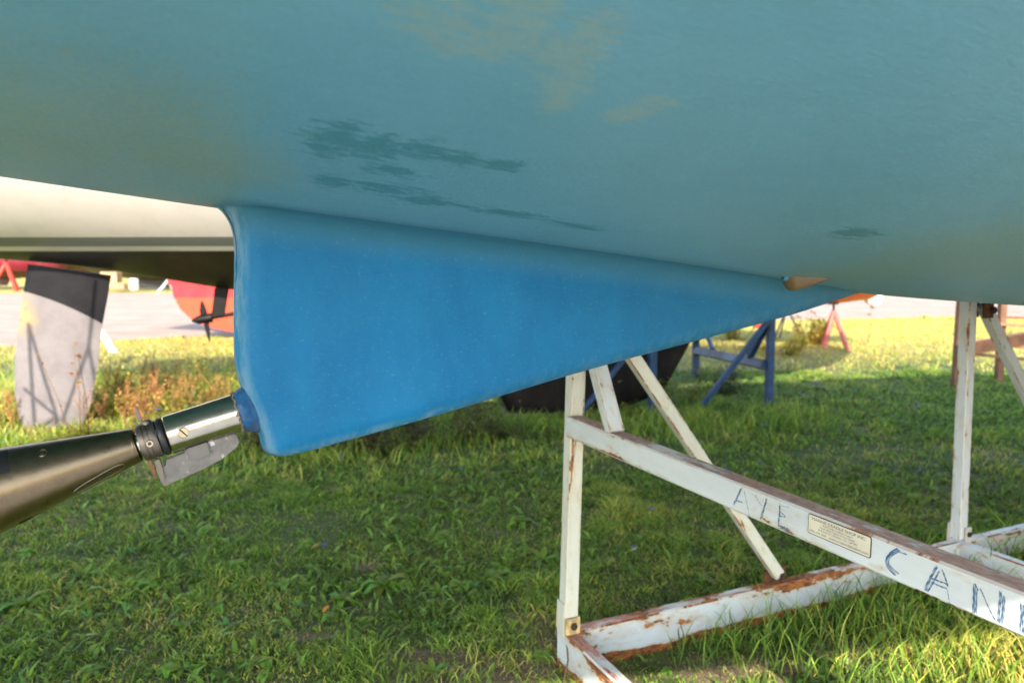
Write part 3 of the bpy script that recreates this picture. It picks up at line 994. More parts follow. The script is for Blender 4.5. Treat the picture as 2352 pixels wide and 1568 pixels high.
# C A N I
stroke([(1635, 604), (1580, 592), (1528, 628), (1516, 672), (1538, 705), (1590, 748), (1648, 775)], .0075, 3, .25)
stroke([(1600, 590), (1545, 600), (1514, 650)], .0035, 2)
letter('C, a broad open curve')
stroke([(412, 780), (320, 950), (236, 1140)], .0060, 3, .1, zr); stroke([(440, 850), (360, 1000), (268, 1150)], .0042, 2, .15, zr)
stroke([(470, 820), (512, 920), (560, 1080)], .0038, 2, .1, zr); stroke([(548, 1090), (562, 1200), (580, 1290)], .0020, 2, .3, zr)
stroke([(330, 950), (440, 990), (548, 1030)], .0036, 2, .05, zr); stroke([(330, 1000), (440, 1050), (552, 1090)], .0036, 2, .1, zr)
stroke([(580, 1290), (640, 1318)], .0016, 2, .2, zr)
letter('A of the second word')
stroke([(912, 1030), (905, 1220), (902, 1430)], .0062, 2, .04, zr); stroke([(945, 1090), (938, 1260), (935, 1440)], .0030, 2, .08, zr)
stroke([(915, 1020), (960, 1110)], .0030, 1, .1, zr); stroke([(985, 1080), (1050, 1220)], .0032, 1, .1, zr); stroke([(1050, 1230), (1130, 1400), (1205, 1540)], .0022, 1, .1, zr)
stroke([(1258, 1120), (1245, 1320), (1226, 1560)], .0058, 3, .08, zr); stroke([(1308, 1180), (1296, 1360), (1275, 1570)], .0062, 3, .12, zr)
letter('N of the second word')
stroke([(1562, 1290), (1558, 1480), (1550, 1700)], .0110, 3, .06, zr)
letter('I, a single broad upright')

# ------------------------------------------------------------------ maker's plate
M_PLT = plain('plate_cream', (.62, .56, .44), .5, 0, .08, 20)
M_INK = plain('plate_ink', (.045, .05, .05), .6, 0, .2, 40)
q = [tie_pt(*zq(*p)) for p in ((1036, 362), (1424, 510), (1414, 640), (1031, 484))]
s0_, s1_ = (q[0][0] + q[3][0]) / 2, (q[1][0] + q[2][0]) / 2
zt_, zb_ = (q[0][1] + q[1][1]) / 2, (q[2][1] + q[3][1]) / 2
def rrect(s0, s1, za, zb, r, t, n=6):
    pts = []
    for cx, cz, a0 in ((s1 - r, zb - r, 0), (s0 + r, zb - r, 90), (s0 + r, za + r, 180), (s1 - r, za + r, 270)):
        for k in range(n + 1):
            a = math.radians(a0 + 90 * k / n)
            pts.append(w(t, cx + r * math.cos(a), cz + r * math.sin(a)))
    return pts
mp_ = prism('maker_plate', rrect(s0_, s1_, zb_, zt_, .004, TFACE - .0010), .0012, M_INK, tie)
prism('plate_field', rrect(s0_ + .0016, s1_ - .0016, zb_ + .0016, zt_ - .0016, .003, TFACE - .0018), .0006, M_PLT, mp_)
PW, PH = s1_ - s0_, zt_ - zb_
def plate_text(body, u0, u1, v, h):
    """u along the plate 0..1 from its left end, v up 0..1, h cap height as part of the plate"""
    vs, fs = text_mesh(body, 1.0)
    x0, x1 = min(p[0] for p in vs), max(p[0] for p in vs)
    out = [w(TFACE - .0024, s0_ + PW * (u0 + (u1 - u0) * (p[0] - x0) / (x1 - x0)), zb_ + PH * (v + h * p[1] / .7)) for p in vs]
    mesh_obj('plate_lettering', out, fs, M_INK, mp_)
plate_text('MARINE CRADLE SHOP INC.', .07, .93, .74, .135)
plate_text('Steel Cradles, Sailboat Trailers', .25, .73, .60, .085)
plate_text('Power Boat Trailers, Tri-Pod Stands', .21, .76, .465, .085)
plate_text('66 Bullock Dr., Markham, Ont.  L3P 3P2', .18, .80, .33, .085)
plate_text('(905) 294-3507', .035, .32, .135, .10)
plate_text('www.cradleridetrailers.com', .36, .97, .135, .11)

# ================================================================== THE WHITE SAILBOAT BEHIND
def zpaint(name, bands, default, rough=.4, noise_amt=.15, chips=None, spec=.4):
    """paint that changes at fixed heights on the hull; bands = [(z_top, colour)...] from below"""
    g = G(name)
    z = g.sep(g.pos())[2]
    c = None
    o = g.obj()
    col = default
    for zt, cc in reversed(bands):
        f = g.math('LESS_THAN', z, zt)
        col = g.mix(f, col, cc)
    n = g.math('ADD', g.math('MULTIPLY', g.noise(o, 3.0, 6, .65), .5), g.math('MULTIPLY', g.noise(g.scale(o, (1, 1, .12)), 6.0, 6, .7), .5))
    col = g.mix(g.ss(n, .42, .72, 0, noise_amt * 2.2), col, (.20, .17, .13))
    if chips:
        ch = g.ss(g.noise(o, 9, 7, .7), .66, .70)
        col = g.mix(g.math('MULTIPLY', ch, g.math('LESS_THAN', z, chips)), col, (.20, .17, .12))
    g.set(col, rough, None, Specular_IOR_Level=spec)
    g.bump(g.noise(o, 60, 3), .06, .003)
    return g.m
M_WH = zpaint('white_hull_paint', [(1.405, (.018, .017, .016)), (1.437, (.66, .64, .60)), (1.50, (.17, .19, .18))], (.77, .71, .67), .38, .07, 1.39)
z0w = cubic([-1.7, -.6, 0, 1.2, 2.6, 3.6, 5.0, 5.8, 6.6, 7.6, 8.4], [1.47, 1.36, 1.30, 1.10, .90, .85, .86, .93, 1.10, 1.55, 2.3])
Bw = cubic([-1.7, -.6, 0.4, 2, 4, 6, 7.4, 8.4], [.85, 1.10, 1.28, 1.48, 1.50, 1.12, .52, .03])
zsw = cubic([-1.7, 2, 6, 8.4], [2.5, 2.4, 2.45, 2.7])
HW = Hull(WF, z0w, Bw, zsw, .85, .34)
wb = thing('sailboat', 'white sailboat with a black bottom standing on a blue cradle behind the propeller', 'sailboat', WF.w(2, 0, .9))
tsw = list(np.linspace(-1.7, 8.4, 70))
HW.build('hull', M_WH, wb, tsw, 30, 8)
HW.deck('deck', M_DECK, wb, tsw)
M_BLK = zpaint('black_antifouling', [], (.006, .0055, .006), .6, .05, 9, .15)
M_BLK2 = plain('black_metal', (.006, .006, .0065), .5, 0, .4, 20, .2, .2)
wx = lambda px, py, s=0.0: np.array(WF.on_s(px, py, s))[[0, 2]]
# long keel
kt = [wx(*p) for p in ((1165, 944), (1440, 934), (1516, 912), (1578, 800))]
zk0 = min(p[1] for p in kt)
rows = []
tl0 = kt[0][0]
for z in np.linspace(1.0, zk0, 9):
    f = (kt[3][1] - z) / (kt[3][1] - kt[2][1])
    tf = kt[3][0] + (kt[2][0] - kt[3][0]) * f
    if z < kt[2][1]: tf = kt[2][0] + (kt[1][0] - kt[2][0]) * ((kt[2][1] - z) / (kt[2][1] - zk0 + 1e-6)) ** 1.5
    ta = tl0 - (z - zk0) * .42
    rows.append((z, ta, tf))
keel_fin('keel', rows, WF, 0, .13, M_BLK, wb, 18)
# rudder: grey-white blade, charcoal head
g = G('rudder_paint')
tsx = g.sep(g.uv('ts'))
kq = np.polyfit(*zip(*[wx(*p) for p in ((52, 668), (160, 704), (237, 745))]), 2)
lim = g.math('ADD', g.math('MULTIPLY', g.math('ADD', g.math('MULTIPLY', tsx[0], float(kq[0])), float(kq[1])), tsx[0]), float(kq[2]))
fd = g.math('GREATER_THAN', tsx[1], lim)
o_ = g.obj()
n = g.noise(o_, 5, 6, .65)
lo = g.mix(g.ss(n, .3, .7), (.145, .132, .142), (.195, .18, .19))
wear = g.math('MULTIPLY', g.ss(g.math('ADD', tsx[0], g.math('MULTIPLY', n, .35)), -.05, -.22), g.math('MULTIPLY', g.ss(tsx[1], .70, .9), g.ss(g.noise(o_, 14, 6, .7), .34, .5)))
lo = g.mix(wear, lo, (.30, .22, .12))
hi = g.mix(g.ss(n, .3, .75), (.006, .006, .009), (.013, .013, .017))
g.set(g.mix(fd, lo, hi), .6, None, Specular_IOR_Level=.15)
rp = [(64, 606, 256, 632), (52, 680, 247, 686), (41, 754, 234, 752), (33, 832, 226, 832), (34, 905, 213, 908), (44, 958, 200, 952), (55, 988, 184, 984), (70, 1003, 168, 1001)]
V, FA, UV = [], [], []
NK = 28
for (xa, ya, xf, yf) in rp:
    a = wx(xa, ya); b = wx(xf, yf)
    for k in range(NK):
        th = 2 * math.pi * k / NK
        c = (1 - math.cos(th)) / 2
        p = a + (b - a) * c
        half = .035 * math.sin(math.pi * c ** .7) ** .8 * (1 if th < math.pi else -1) if k not in (0, NK // 2) else 0
        V.append(WF.w(p[0], half, p[1])); UV.append((p[0], p[1]))
for i in range(len(rp) - 1):
    for k in range(NK):
        k2 = (k + 1) % NK
        FA.append((i * NK + k, i * NK + k2, (i + 1) * NK + k2, (i + 1) * NK + k))
FA.append(tuple(range(NK - 1, -1, -1))); FA.append(tuple((len(rp) - 1) * NK + k for k in range(NK)))
rud = mesh_obj('rudder', V, FA, g.m, wb, smooth=True, sharp=50)
l = rud.data.uv_layers.new(name='ts'); vi = np.empty(len(rud.data.loops), np.int32); rud.data.loops.foreach_get('vertex_index', vi)
l.data.foreach_set('uv', np.array(UV, np.float32)[vi].ravel())
bm = bmesh.new(); bm.from_mesh(rud.data); bmesh.ops.recalc_face_normals(bm, faces=bm.faces); bm.to_mesh(rud.data); bm.free()
tag(rud, 'pale rudder blade with a charcoal head')
# propeller strut, shaft and two-bladed propeller
wpt = lambda px, py, s=0.0: WF.w(*WF.on_s(px, py, s))
zw = lambda x, y: ((x / 2.6133) * .6125, (940 + y / 2.6133) * .6125)
prism('propeller_strut', [wpt(*zw(2108, 350)), wpt(*zw(2245, 360)), wpt(*zw(2205, 600)), wpt(*zw(2200, 640)), wpt(*zw(2070, 665))], .05, M_BLK2, wb, .01)
wp = bpy.data.objects.new('propeller', None); register(wp, Matrix.Translation(Vector(wpt(*zw(2000, 665)))), wb)
tube('propeller_shaft', [wpt(*zw(2040, 660)), wpt(*zw(2300, 615)), wpt(*zw(3000, 500))], .018, M_BLK2, wb, 10)
tube('hub', [wpt(*zw(1882, 684)), wpt(*zw(1950, 676)), wpt(*zw(2080, 655))], [.012, .035, .04], M_BLK2, wp, 14)
prism('blade', [wpt(*zw(*p)) for p in ((1965, 672), (1956, 590), (1962, 515), (1978, 482), (2002, 520), (2028, 590), (2045, 650), (2040, 668))], .018, M_BLK2, wp, .006)
prism('blade', [wpt(*zw(*p)) for p in ((1985, 682), (2008, 760), (2036, 850), (2056, 905), (2060, 850), (2054, 760), (2050, 670))], .018, M_BLK2, wp, .006)
# planks the keel stands on
M_WOOD = plain('grey_timber', (.22, .17, .13), .85, 0, .3, 14, .3)
def box(name, fr, t0, t1, s0, s1, za, zb, mat, parent=None, bev=.006):
    V = [fr.w(t, s, z) for z in (za, zb) for s in (s0, s1) for t in (t0, t1)]
    FA = [(0, 2, 3, 1), (4, 5, 7, 6), (0, 1, 5, 4), (2, 6, 7, 3), (0, 4, 6, 2), (1, 3, 7, 5)]
    o = mesh_obj(name, V, FA, mat, parent)
    if bev:
        bm = bmesh.new(); bm.from_mesh(o.data); bmesh.ops.bevel(bm, geom=list(bm.edges), offset=bev, segments=1, affect='EDGES')
        bmesh.ops.recalc_face_normals(bm, faces=bm.faces); bm.to_mesh(o.data); bm.free()
    return o
kb0, kb1 = kt[0][0] - .05, kt[1][0]
tag(box('timber_plank', WF, kb0, kb1, -.16, .16, max(zk0 - .062, .002), zk0 - .004, M_WOOD), 'weathered timber plank lying under the black keel', 'plank')

# ------------------------------------------------------------------ its blue cradle
M_BLUE = plain('blue_enamel', (.012, .048, .13), .5, 0, .35, 9, .1)
M_BLUED = plain('blue_enamel_worn', (.026, .055, .12), .6, 0, .4, 9, .1)
bc = thing('boat_cradle', 'blue steel cradle among the weeds under the black keeled boat', 'boat cradle', on_z(1600, 940, 0))
YB = on_z(1765, 936, 0)[1]; YC = on_z(1598, 866, 0)[1]; YA = on_z(1498, 958, 0)[1]
by = lambda px, py, Y: on_Y(px, py, Y)
e12 = WF.es
def bbeam(name, a, b, wd, mat=M_BLUE): return beam(name, a, b, wd, wd, e12, mat, bc, .004)
upto = lambda p, z: np.array([p[0], p[1], z])
pb1 = by(1765, 936, YB); bbeam('post', pb1, by(1772, 700, YB), .062)
pc1 = by(1598, 866, YC); bbeam('post', pc1, by(1598, 740, YC), .068)
pa1 = by(1498, 958, YA); bbeam('post', pa1, by(1499, 770, YA), .062)
bbeam('rail', by(1600, 801, YC) + np.array([0, 0, -.02]), by(1759, 838, YB), .085, M_BLUED)
bbeam('diagonal_brace', by(1767, 733, YB - .05), by(1612, 932, YB - .15), .045)
bbeam('diagonal_brace', by(1760, 748, YB + .02), by(1722, 818, YB + .30), .055)
bbeam('diagonal_brace', by(1621, 755, YC + .1), by(1636, 802, YC - .35), .045)
bbeam('diagonal_brace', by(1432, 826, YA), by(1330, 952, YA - .1), .04)

# ------------------------------------------------------------------ jack stands
def jackstand(label, apex, foot, spread, col, group, r=.022, post_top=None, post_mat=None, pad=True):
    """tripod stand; apex and foot are points, spread = radius of the feet"""
    t = thing('jack_stand', label, 'boat stand', (apex[0], apex[1], foot[2]), group)
    m = plain('stand_paint', col, .5, 0, .2, 8)
    for k in range(3):
        a = math.radians(200 + 120 * k + 10)
        ft = np.array([apex[0] + spread * math.cos(a), apex[1] + spread * math.sin(a), foot[2]])
        tube('leg', [apex, ft], r, m, t, 8)
    tube('sleeve', [apex + np.array([0, 0, -.12]), apex + np.array([0, 0, .05])], r * 1.6, m, t, 10)
    pt = post_top if post_top is not None else apex + np.array([0, 0, .22])
    tube('screw_post', [apex, pt], r * .7, post_mat or M_BLK2, t, 8)
    if pad: lathe('pad', [(-.02, .02), (-.015, .08), (.01, .09), (.015, .0895)], pt, (0, 0, 1), M_WOOD, t, 8, up=(1, 0, 0), smooth=False)
    return t
ap = on_Y(1915, 715, 11.6); ft = on_Y(1920, 804, 11.6)
# this stand shows two legs in the photo
js = thing('jack_stand', 'salmon red jack stand beside the yellow bush under the small red boat', 'boat stand', (ap[0], ap[1], 0), 'jack stands')
M_SAL = plain('salmon_paint', (.42, .10, .085), .5, 0, .2, 8)
for ex in ((1893, 800, 11.5), (1952, 816, 11.3)):
    tube('leg', [ap, on_Y(*ex)], .036, M_SAL, js, 8)
tube('leg', [ap, np.array([ap[0] + .05, 12.15, 0])], .036, M_SAL, js, 8)
tube('screw_post', [ap + np.array([0, 0, -.06]), on_Y(1915, 690, 11.6)], .018, M_BLK2, js, 8)
lathe('pad', [(-.02, .02), (-.015, .08), (.01, .09), (.015, .0895)], on_Y(1914, 697, 11.6), (0, 0, 1), M_WOOD, js, 8, up=(1, 0, 0), smooth=False)
ap = on_Y(1807, 707, 13.0)
jackstand('thin grey jack stand at the left edge of the yellow bush', ap, np.array([0, 0, 0]), .30, (.16, .15, .13), 'jack stands', .016)
ap = on_Y(14, 604, 38.0); jackstand('red jack stand far off beside the gravel road', ap, np.array([0, 0, 0.0]), .80, (.55, .035, .02), 'jack stands', .09)
ap = on_Y(387, 643, 36.0); jackstand('pale grey jack stand far off at the edge of the road', ap, np.array([0, 0, 0.0]), .5, (.55, .54, .52), 'jack stands', .06)
ap = on_Y(85, 628, 37.0); jackstand('small dull grey jack stand under the maroon hull', ap, np.array([0, 0, 0.0]), .6, (.20, .20, .23), 'jack stands', .04)
# stand by the white boat's stern, just out of the left of the frame: it throws the crossed shadows on the rudder
_th = BF.es * math.cos(math.radians(-30)) + BF.et * math.sin(math.radians(-30))
_off = _th * 2.3 + np.array([0, 0, 2.3 * math.tan(math.radians(36)) * math.cos(math.radians(30))])
def sh(px, py): return on_plane(px, py, WF.w(0, .04, 0), WF.es) + _off
M_TR = plain('grey_steel', (.2, .2, .22), .6)
_f = sh(128, 955)
tr5 = thing('trestle', 'grey steel trestle at the stern quarter of the white sailboat, out at the left', 'trestle', (_f[0], _f[1], 0))
for nm, pts in (('diagonal_brace', [sh(198, 792), sh(140, 965)]), ('diagonal_brace', [sh(198, 792), sh(220, 930)]), ('diagonal_brace', [sh(62, 740), sh(128, 955)]),
                ('tie_bar', [sh(52, 890), sh(128, 955)]), ('tie_bar', [sh(128, 955), sh(62, 1005)]), ('head_post', [sh(198, 792), sh(215, 640)])):
    tube(nm, pts, .012, M_TR, tr5, 8)
for p_ in (sh(62, 740), sh(128, 955), sh(220, 930)):
    tube('post', [p_, np.array([p_[0], p_[1], 0])], .014, M_TR, tr5, 8)

# ------------------------------------------------------------------ other boats of the yard
def simple_boat(label, origin, deg, z0l, L, beam_, D, sheer, mat, keel=None, keel_mat=None, group='boats across the gravel road', stern=.5):
    fr = Frame(origin, deg)
    ts_ = np.linspace(0, L, 28)
    z0f = cubic([0, L * .15, L * .4, L * .7, L * .9, L], [z0l + .45, z0l + .2, z0l, z0l + .05, z0l + .6, sheer])
    Bf = cubic([0, L * .2, L * .5, L * .8, L], [beam_ * stern, beam_ * .85, beam_, beam_ * .55, .03])
    zf = cubic([0, L * .5, L], [sheer, sheer - .1, sheer + .15])
    hh = Hull(fr, z0f, Bf, zf, D, .1)
    t = thing('sailboat', label, 'sailboat', fr.w(L / 2, 0, z0l), group)
    hh.build('hull', mat, t, ts_, 18, 5)
    hh.deck('deck', M_DECK, t, ts_)
    if keel:
        keel_fin('keel', keel, fr, 0, .16, keel_mat or mat, t, 14)
    return t, fr
# red boat just over the grass, its rounded keel showing behind the white boat's propeller
M_RED = zpaint('red_bottom', [(.735, (.62, .050, .016))], (.50, .014, .028), .5, .08)
M_RED2 = zpaint('red_bottom_white', [(1.25, (.62, .050, .016)), (1.5, (.50, .014, .028))], (.78, .75, .70), .45, .08)
Yr = 13.2
rk = lambda x, y: on_Y(*zw(x, y), Yr)
outline = [rk(1600, 150), rk(1690, 300), rk(1706, 345), rk(1730, 450), rk(1762, 540), rk(1815, 605), rk(1892, 660), rk(1980, 708), rk(2070, 742), rk(2290, 786), rk(2700, 830), rk(3300, 840), rk(3700, 700), rk(3900, 150)]
bx = outline[0][0]
rt, rfr = simple_boat('red bottomed sailboat with a long rounded keel beyond the white boat\'s propeller', (bx - 1.2, Yr, 0), 2.0, .95, 8.5, 1.3, .7, 2.0, M_RED2, None, None, None)
prism('keel', outline, .22, M_RED, rt, .05)
# small red and white boat at the right, propped on the salmon stand
M_SM = zpaint('small_boat_paint', [(1.05, (.75, .075, .030))], (.80, .77, .72), .4, .05)
sfr = Frame((2.1, 11.9, 0), -3.0)
L_ = 3.55
sb = thing('sailboat', 'small red bottomed boat with a white stern propped above the yellow grass', 'sailboat', sfr.w(2, 0, .7), None)
ll = Hull(sfr, cubic([0, .8, 2.0, 3.0, L_], [1.25, .82, .69, .70, .77]), cubic([0, 1.0, 2.2, L_], [.05, .55, .72, .60]), cubic([0, L_], [1.5, 1.35]), .32, .16)
ll.build('hull', M_SM, sb, np.linspace(0, L_, 30), 18, 5)
ll.deck('deck', M_DECK, sb, np.linspace(0, L_, 30))
M_SMK = plain('dark_red_paint', (.28, .03, .018), .5, 0, .3, 8)
M_WPL = plain('white_plastic', (.82, .80, .76), .4, 0, .05, 5)
prism('keel', [on_Y(*p, 11.85) for p in ((1729, 680), (1760, 680), (1760, 753), (1731, 753))], .08, M_SMK, sb, .01)
prism('skeg', [on_Y(*p, 11.85) for p in ((1652, 700), (1684, 690), (1682, 750), (1658, 756))], .06, M_SMK, sb, .01)
ob = prism('outboard_bracket', [on_Y(*p, 11.85) for p in ((1978, 640), (2030, 640), (2022, 690), (2012, 702), (1996, 700), (1984, 684))], .20, M_WPL, sb, .03)

# row of boats on the far side of the road
M_MAR = zpaint('maroon_hull', [(1.0, (.035, .006, .012))], (.17, .008, .025), .4, .1)
M_FBK = zpaint('far_black_hull', [(1.3, (.012, .012, .014))], (.45, .44, .43), .45, .1)
M_FBN = zpaint('far_brown_hull', [(1.4, (.10, .05, .03))], (.60, .58, .55), .45, .1)
x = on_Y(0, 620, 40)[0]
simple_boat('maroon sailboat far across the gravel road behind the red stand', (x - 6, 40.5, 0), 3, .62, 10, 1.6, .9, 2.6, M_MAR, [(.9, 3, 6.2), (.2, 3.4, 5.8)])
x = on_Y(275, 640, 39)[0]
simple_boat('black hulled sailboat with a deep keel across the road', (x - 1.5, 39, 0), 4, .50, 9, 1.5, .8, 2.4, M_FBK, [(.9, 1.8, 5.2), (.12, 2.2, 4.6)])
x = on_Y(248, 640, 42)[0]
simple_boat('brown bottomed sailboat far across the road beside the black one', (x - 7.5, 43, 0), -4, .75, 8, 1.5, .8, 2.5, M_FBN, [(1.0, 3, 5.6), (.15, 3.2, 5)])
x = on_Y(560, 640, 40)[0]
# crates and gear stacked at the road's far edge
M_CR1 = plain('tan_crate', (.42, .26, .13), .8, 0, .3, 4)
M_CR2 = plain('white_drum', (.72, .70, .68), .5, 0, .1, 4)
def crate(px, py, Y, wd, ht, mat, label, cat):
    p = on_Y(px, py, Y)
    fr = Frame((p[0], p[1], 0), 8)
    o = box(cat.replace(' ', '_'), fr, -wd / 2, wd / 2, -wd / 2, wd / 2, max(0.0, p[2]) , max(0.0, p[2]) + ht, mat, None, .02)
    tag(o, label, cat)
crate(257, 662, 36.5, .75, .80, M_CR1, 'tan crate at the far edge of the road just right of the rudder', 'storage crate')
crate(276, 663, 36.0, .50, .28, M_CR1, 'low tan box on the ground beside the taller tan crate', 'storage box')
p = on_Y(308, 655, 36.2)
o = lathe('plastic_drum', [(0, .18), (.05, .20), (.5, .20), (.55, .18), (.56, .02)], (p[0], p[1], 0.12), (0, 0, 1), M_CR2, None, 20, up=(1, 0, 0))
tag(o, 'white plastic drum in front of the black hull across the road', 'drum')

# leaning plank behind the rudder
p0 = on_Y(262, 812, 9.6); p1 = on_Y(228, 768, 9.9)
o = prism('wooden_board', [p0 + np.array([-.06, 0, 0]), p0 + np.array([.07, 0, .0]), p1 + np.array([.06, .02, .05]), p1 + np.array([-.05, .02, .05])], .03, plain('pale_board', (.55, .38, .26), .8, 0, .2, 9), None, .004)
tag(o, 'pale pinkish board leaning in the grass behind the rudder', 'board')

# ------------------------------------------------------------------ brown steel rack at the right
M_BRN = plain('brown_steel', (.16, .075, .040), .7, 0, .35, 8, .2)
M_BRN2 = plain('brown_timber', (.28, .13, .07), .8, 0, .3, 8, .2)
Yk = on_z(2203, 888, 0)[1]
rk_ = thing('storage_rack', 'brown steel rack with rails standing in the grass behind the far cradle post', 'rack', on_z(2203, 888, 0))
zz5 = lambda x, y: ((x / 3.92 + 3440) * .6125, (y / 3.92 + 1100) * .6125)
def rbeam(name, a, b, Ya, Yb, wd, mat=M_BRN): return beam(name, on_Y(*zz5(*a), Ya), on_Y(*zz5(*b), Yb), wd, wd, (0, 1, 0), mat, rk_, .004)
rbeam('post', (560, 1400), (668, -150), Yk, Yk, .075)
rbeam('post', (1195, 1290), (1268, -150), Yk + .4, Yk + .4, .070)
rbeam('rail', (600, 835), (1700, 640), Yk - .06, Yk - .2, .12, M_BRN2)
rbeam('rail', (1210, 450), (2600, 560), Yk + .34, Yk + .34, .036, M_BRN2)
rbeam('rail', (620, 868), (1800, 985), Yk + .05, Yk + .34, .034, M_BRN2)
rbeam('rail', (1290, 770), (2200, 830), Yk + .45, Yk + .45, .03)
rbeam('rail', (1280, 350), (2300, 380), Yk + .45, Yk + .45, .03)
rbeam('post', (2600, 1300), (2650, -150), Yk + .4, Yk + .4, .07)

# ================================================================== GROUND, ROAD, GRASS
def bf_s(x, y): return (x - BF.o[0]) * BF.es[0] + (y - BF.o[1]) * BF.es[1]
def bf_t(x, y): return (x - BF.o[0]) * BF.et[0] + (y - BF.o[1]) * BF.et[1]
BARE = [(*on_z(1130, 1555)[:2], .52, .17), (*on_z(1230, 1430)[:2], .16, .10), (*on_z(1000, 1510)[:2], .26, .08), (*on_z(1265, 1500)[:2], .12, .25), (*on_z(860, 1300)[:2], .14, .06), (*on_z(700, 1460)[:2], .12, .04), (*on_z(1700, 1540)[:2], .3, .12), (*on_z(2050, 1500)[:2], .4, .10)]
g = G('soil_and_turf')
p_ = g.pos()
n1 = g.noise(p_, .55, 6, .65); n2 = g.noise(p_, 7, 8, .7); n3 = g.noise(p_, 60, 4, .7)
green = g.mix(g.ss(n2, .3, .7), (.034, .060, .012), (.080, .115, .024))
straw = g.mix(g.ss(n3, .3, .7), (.14, .11, .06), (.26, .20, .11))
dist = g.sep(p_)[1]
mixf = g.math('ADD', g.math('MULTIPLY', n1, .7), g.math('MULTIPLY', n2, .5))
c = g.mix(g.ss(mixf, .58, .80), green, straw)
far = g.mix(g.ss(n2, .35, .65), (.33, .29, .04), (.43, .33, .08))
c = g.mix(g.ss(dist, 8, 14), c, far)
acc = None
for (bx_, by_, rx, ry) in BARE:
    d = g.vmath('LENGTH', g.vmath('DIVIDE', g.vmath('SUBTRACT', p_, (bx_, by_, 0)), (rx, ry, 1)))
    v = g.math('SUBTRACT', 1.0, d); acc = v if acc is None else g.math('MAXIMUM', acc, v)
bf_ = g.ss(g.math('ADD', acc, g.math('MULTIPLY', g.math('SUBTRACT', n2, .5), 1.2)), .0, .35)
n7 = g.noise(p_, 170, 5, .75)
c = g.mix(g.math('MULTIPLY', bf_, .75), c, g.mix(g.ss(n7, .38, .62), (.055, .040, .028), (.36, .27, .19)))
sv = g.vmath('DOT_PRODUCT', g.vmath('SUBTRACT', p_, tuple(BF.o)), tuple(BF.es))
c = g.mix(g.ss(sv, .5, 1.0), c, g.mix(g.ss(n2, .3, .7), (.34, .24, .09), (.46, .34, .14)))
g.set(c, .95); g.bump(g.math('ADD', n2, g.math('MULTIPLY', n3, .4)), .5, .03)
M_SOIL = g.m
def sheet(name, outline, z, mat, label=None, div=None):
    o = mesh_obj(name, [(x, y, z) for x, y in outline], [tuple(range(len(outline)))], mat)
    o['kind'] = 'structure'
    return o
sheet('ground', [(-160, -60), (160, -60), (160, 260), (-160, 260)], 0.0, M_SOIL)
g = G('pale_gravel')
p_ = g.pos()
n1 = g.noise(p_, 1.3, 6, .6); n2 = g.noise(p_, 24, 6, .75); n3 = g.noise(g.scale(p_, (.25, 1.6, 1)), .9, 4, .6)
c = g.mix(g.ss(n1, .3, .7), (.29, .20, .15), (.37, .27, .21))
c = g.mix(g.ss(n3, .45, .7, 0, .5), c, (.41, .315, .25))
c = g.mix(g.ss(n2, .55, .75, 0, .45), c, (.30, .25, .21))
g.set(c, .95); g.bump(n2, .5, .02)
M_GRAV = g.m
def wavy(pts, n, amp, seed):
    pts = np.array(pts, float); out = []
    L = np.concatenate([[0], np.cumsum(np.linalg.norm(np.diff(pts, axis=0), axis=1))])
    for d in np.linspace(0, L[-1], n):
        x, y = np.interp(d, L, pts[:, 0]), np.interp(d, L, pts[:, 1])
        out.append((x, y + amp * (float(fnoise(np.array([d + seed]), np.array([seed]), .55)[0]) - .5) * 2))
    return out
road_near = wavy([(-60, 9.8), (-14, 10.9), (-8.2, 11.75), (-6.3, 13.3), (-3, 14.6), (2, 16.6), (8.9, 18.4), (14, 18.6), (60, 19.5)], 160, .35, 3.0)
road_far = wavy([(60, 40), (10, 38), (-14, 35.3), (-60, 34)], 60, .8, 9.0)
sheet('gravel_road', road_near + road_far, .004, M_GRAV)
def RN(x): return np.interp(x, [p[0] for p in road_near], [p[1] for p in road_near])
tr = [BF.w(t, .80, 0)[:2] for t in np.linspace(-9, 9, 40)]
tr2 = [BF.w(t, 9, 0)[:2] for t in np.linspace(12, -12, 10)]
def wob(p, k): return (p[0] + .12 * math.sin(k * 1.7) + .08 * math.sin(k * 3.1), p[1] + .10 * math.sin(k * 2.3))
g = G('bounce_gravel')
p_ = g.pos()
n2 = g.noise(p_, 24, 6, .75)
c = g.mix(g.ss(g.noise(p_, 1.3, 6, .6), .3, .7), (.40, .425, .46), (.50, .53, .575))
c = g.mix(g.ss(n2, .55, .75, 0, .35), c, (.28, .29, .30))
g.set(c, .95); g.bump(n2, .5, .02)
sheet('bounce_track', [wob(p, i) for i, p in enumerate(tr)] + [tuple(p) for p in tr2], .004, g.m)  # unseen track added behind the camera to bounce sunlight up onto the hull

# ---- leaf materials: vertex colour, light passing through
def leaf_mat(name, trans=.35, rough=.55):
    g = G(name)
    c = g.attr('col').outputs['Color']
    g.set(c, rough, 0, Specular_IOR_Level=.35)
    tr = g.node('ShaderNodeBsdfTranslucent', None, Color=g.mix(.5, c, g.mix(1.0, c, (1.25, 1.15, .5), 'MULTIPLY')))
    mx = g.nt.nodes.new('ShaderNodeMixShader'); mx.inputs[0].default_value = trans
    g.nt.links.new(g.bs.outputs[0], mx.inputs[1]); g.nt.links.new(tr.outputs[0], mx.inputs[2])
    g.nt.links.new(mx.outputs[0], g.out.inputs[0])
    return g.m
M_GRASS = leaf_mat('grass_blades', .35)
M_LEAF = leaf_mat('weed_leaves', .35)
M_DRY = leaf_mat('dry_weed', .30, .8)
M_PETAL = leaf_mat('petals', .4, .6)

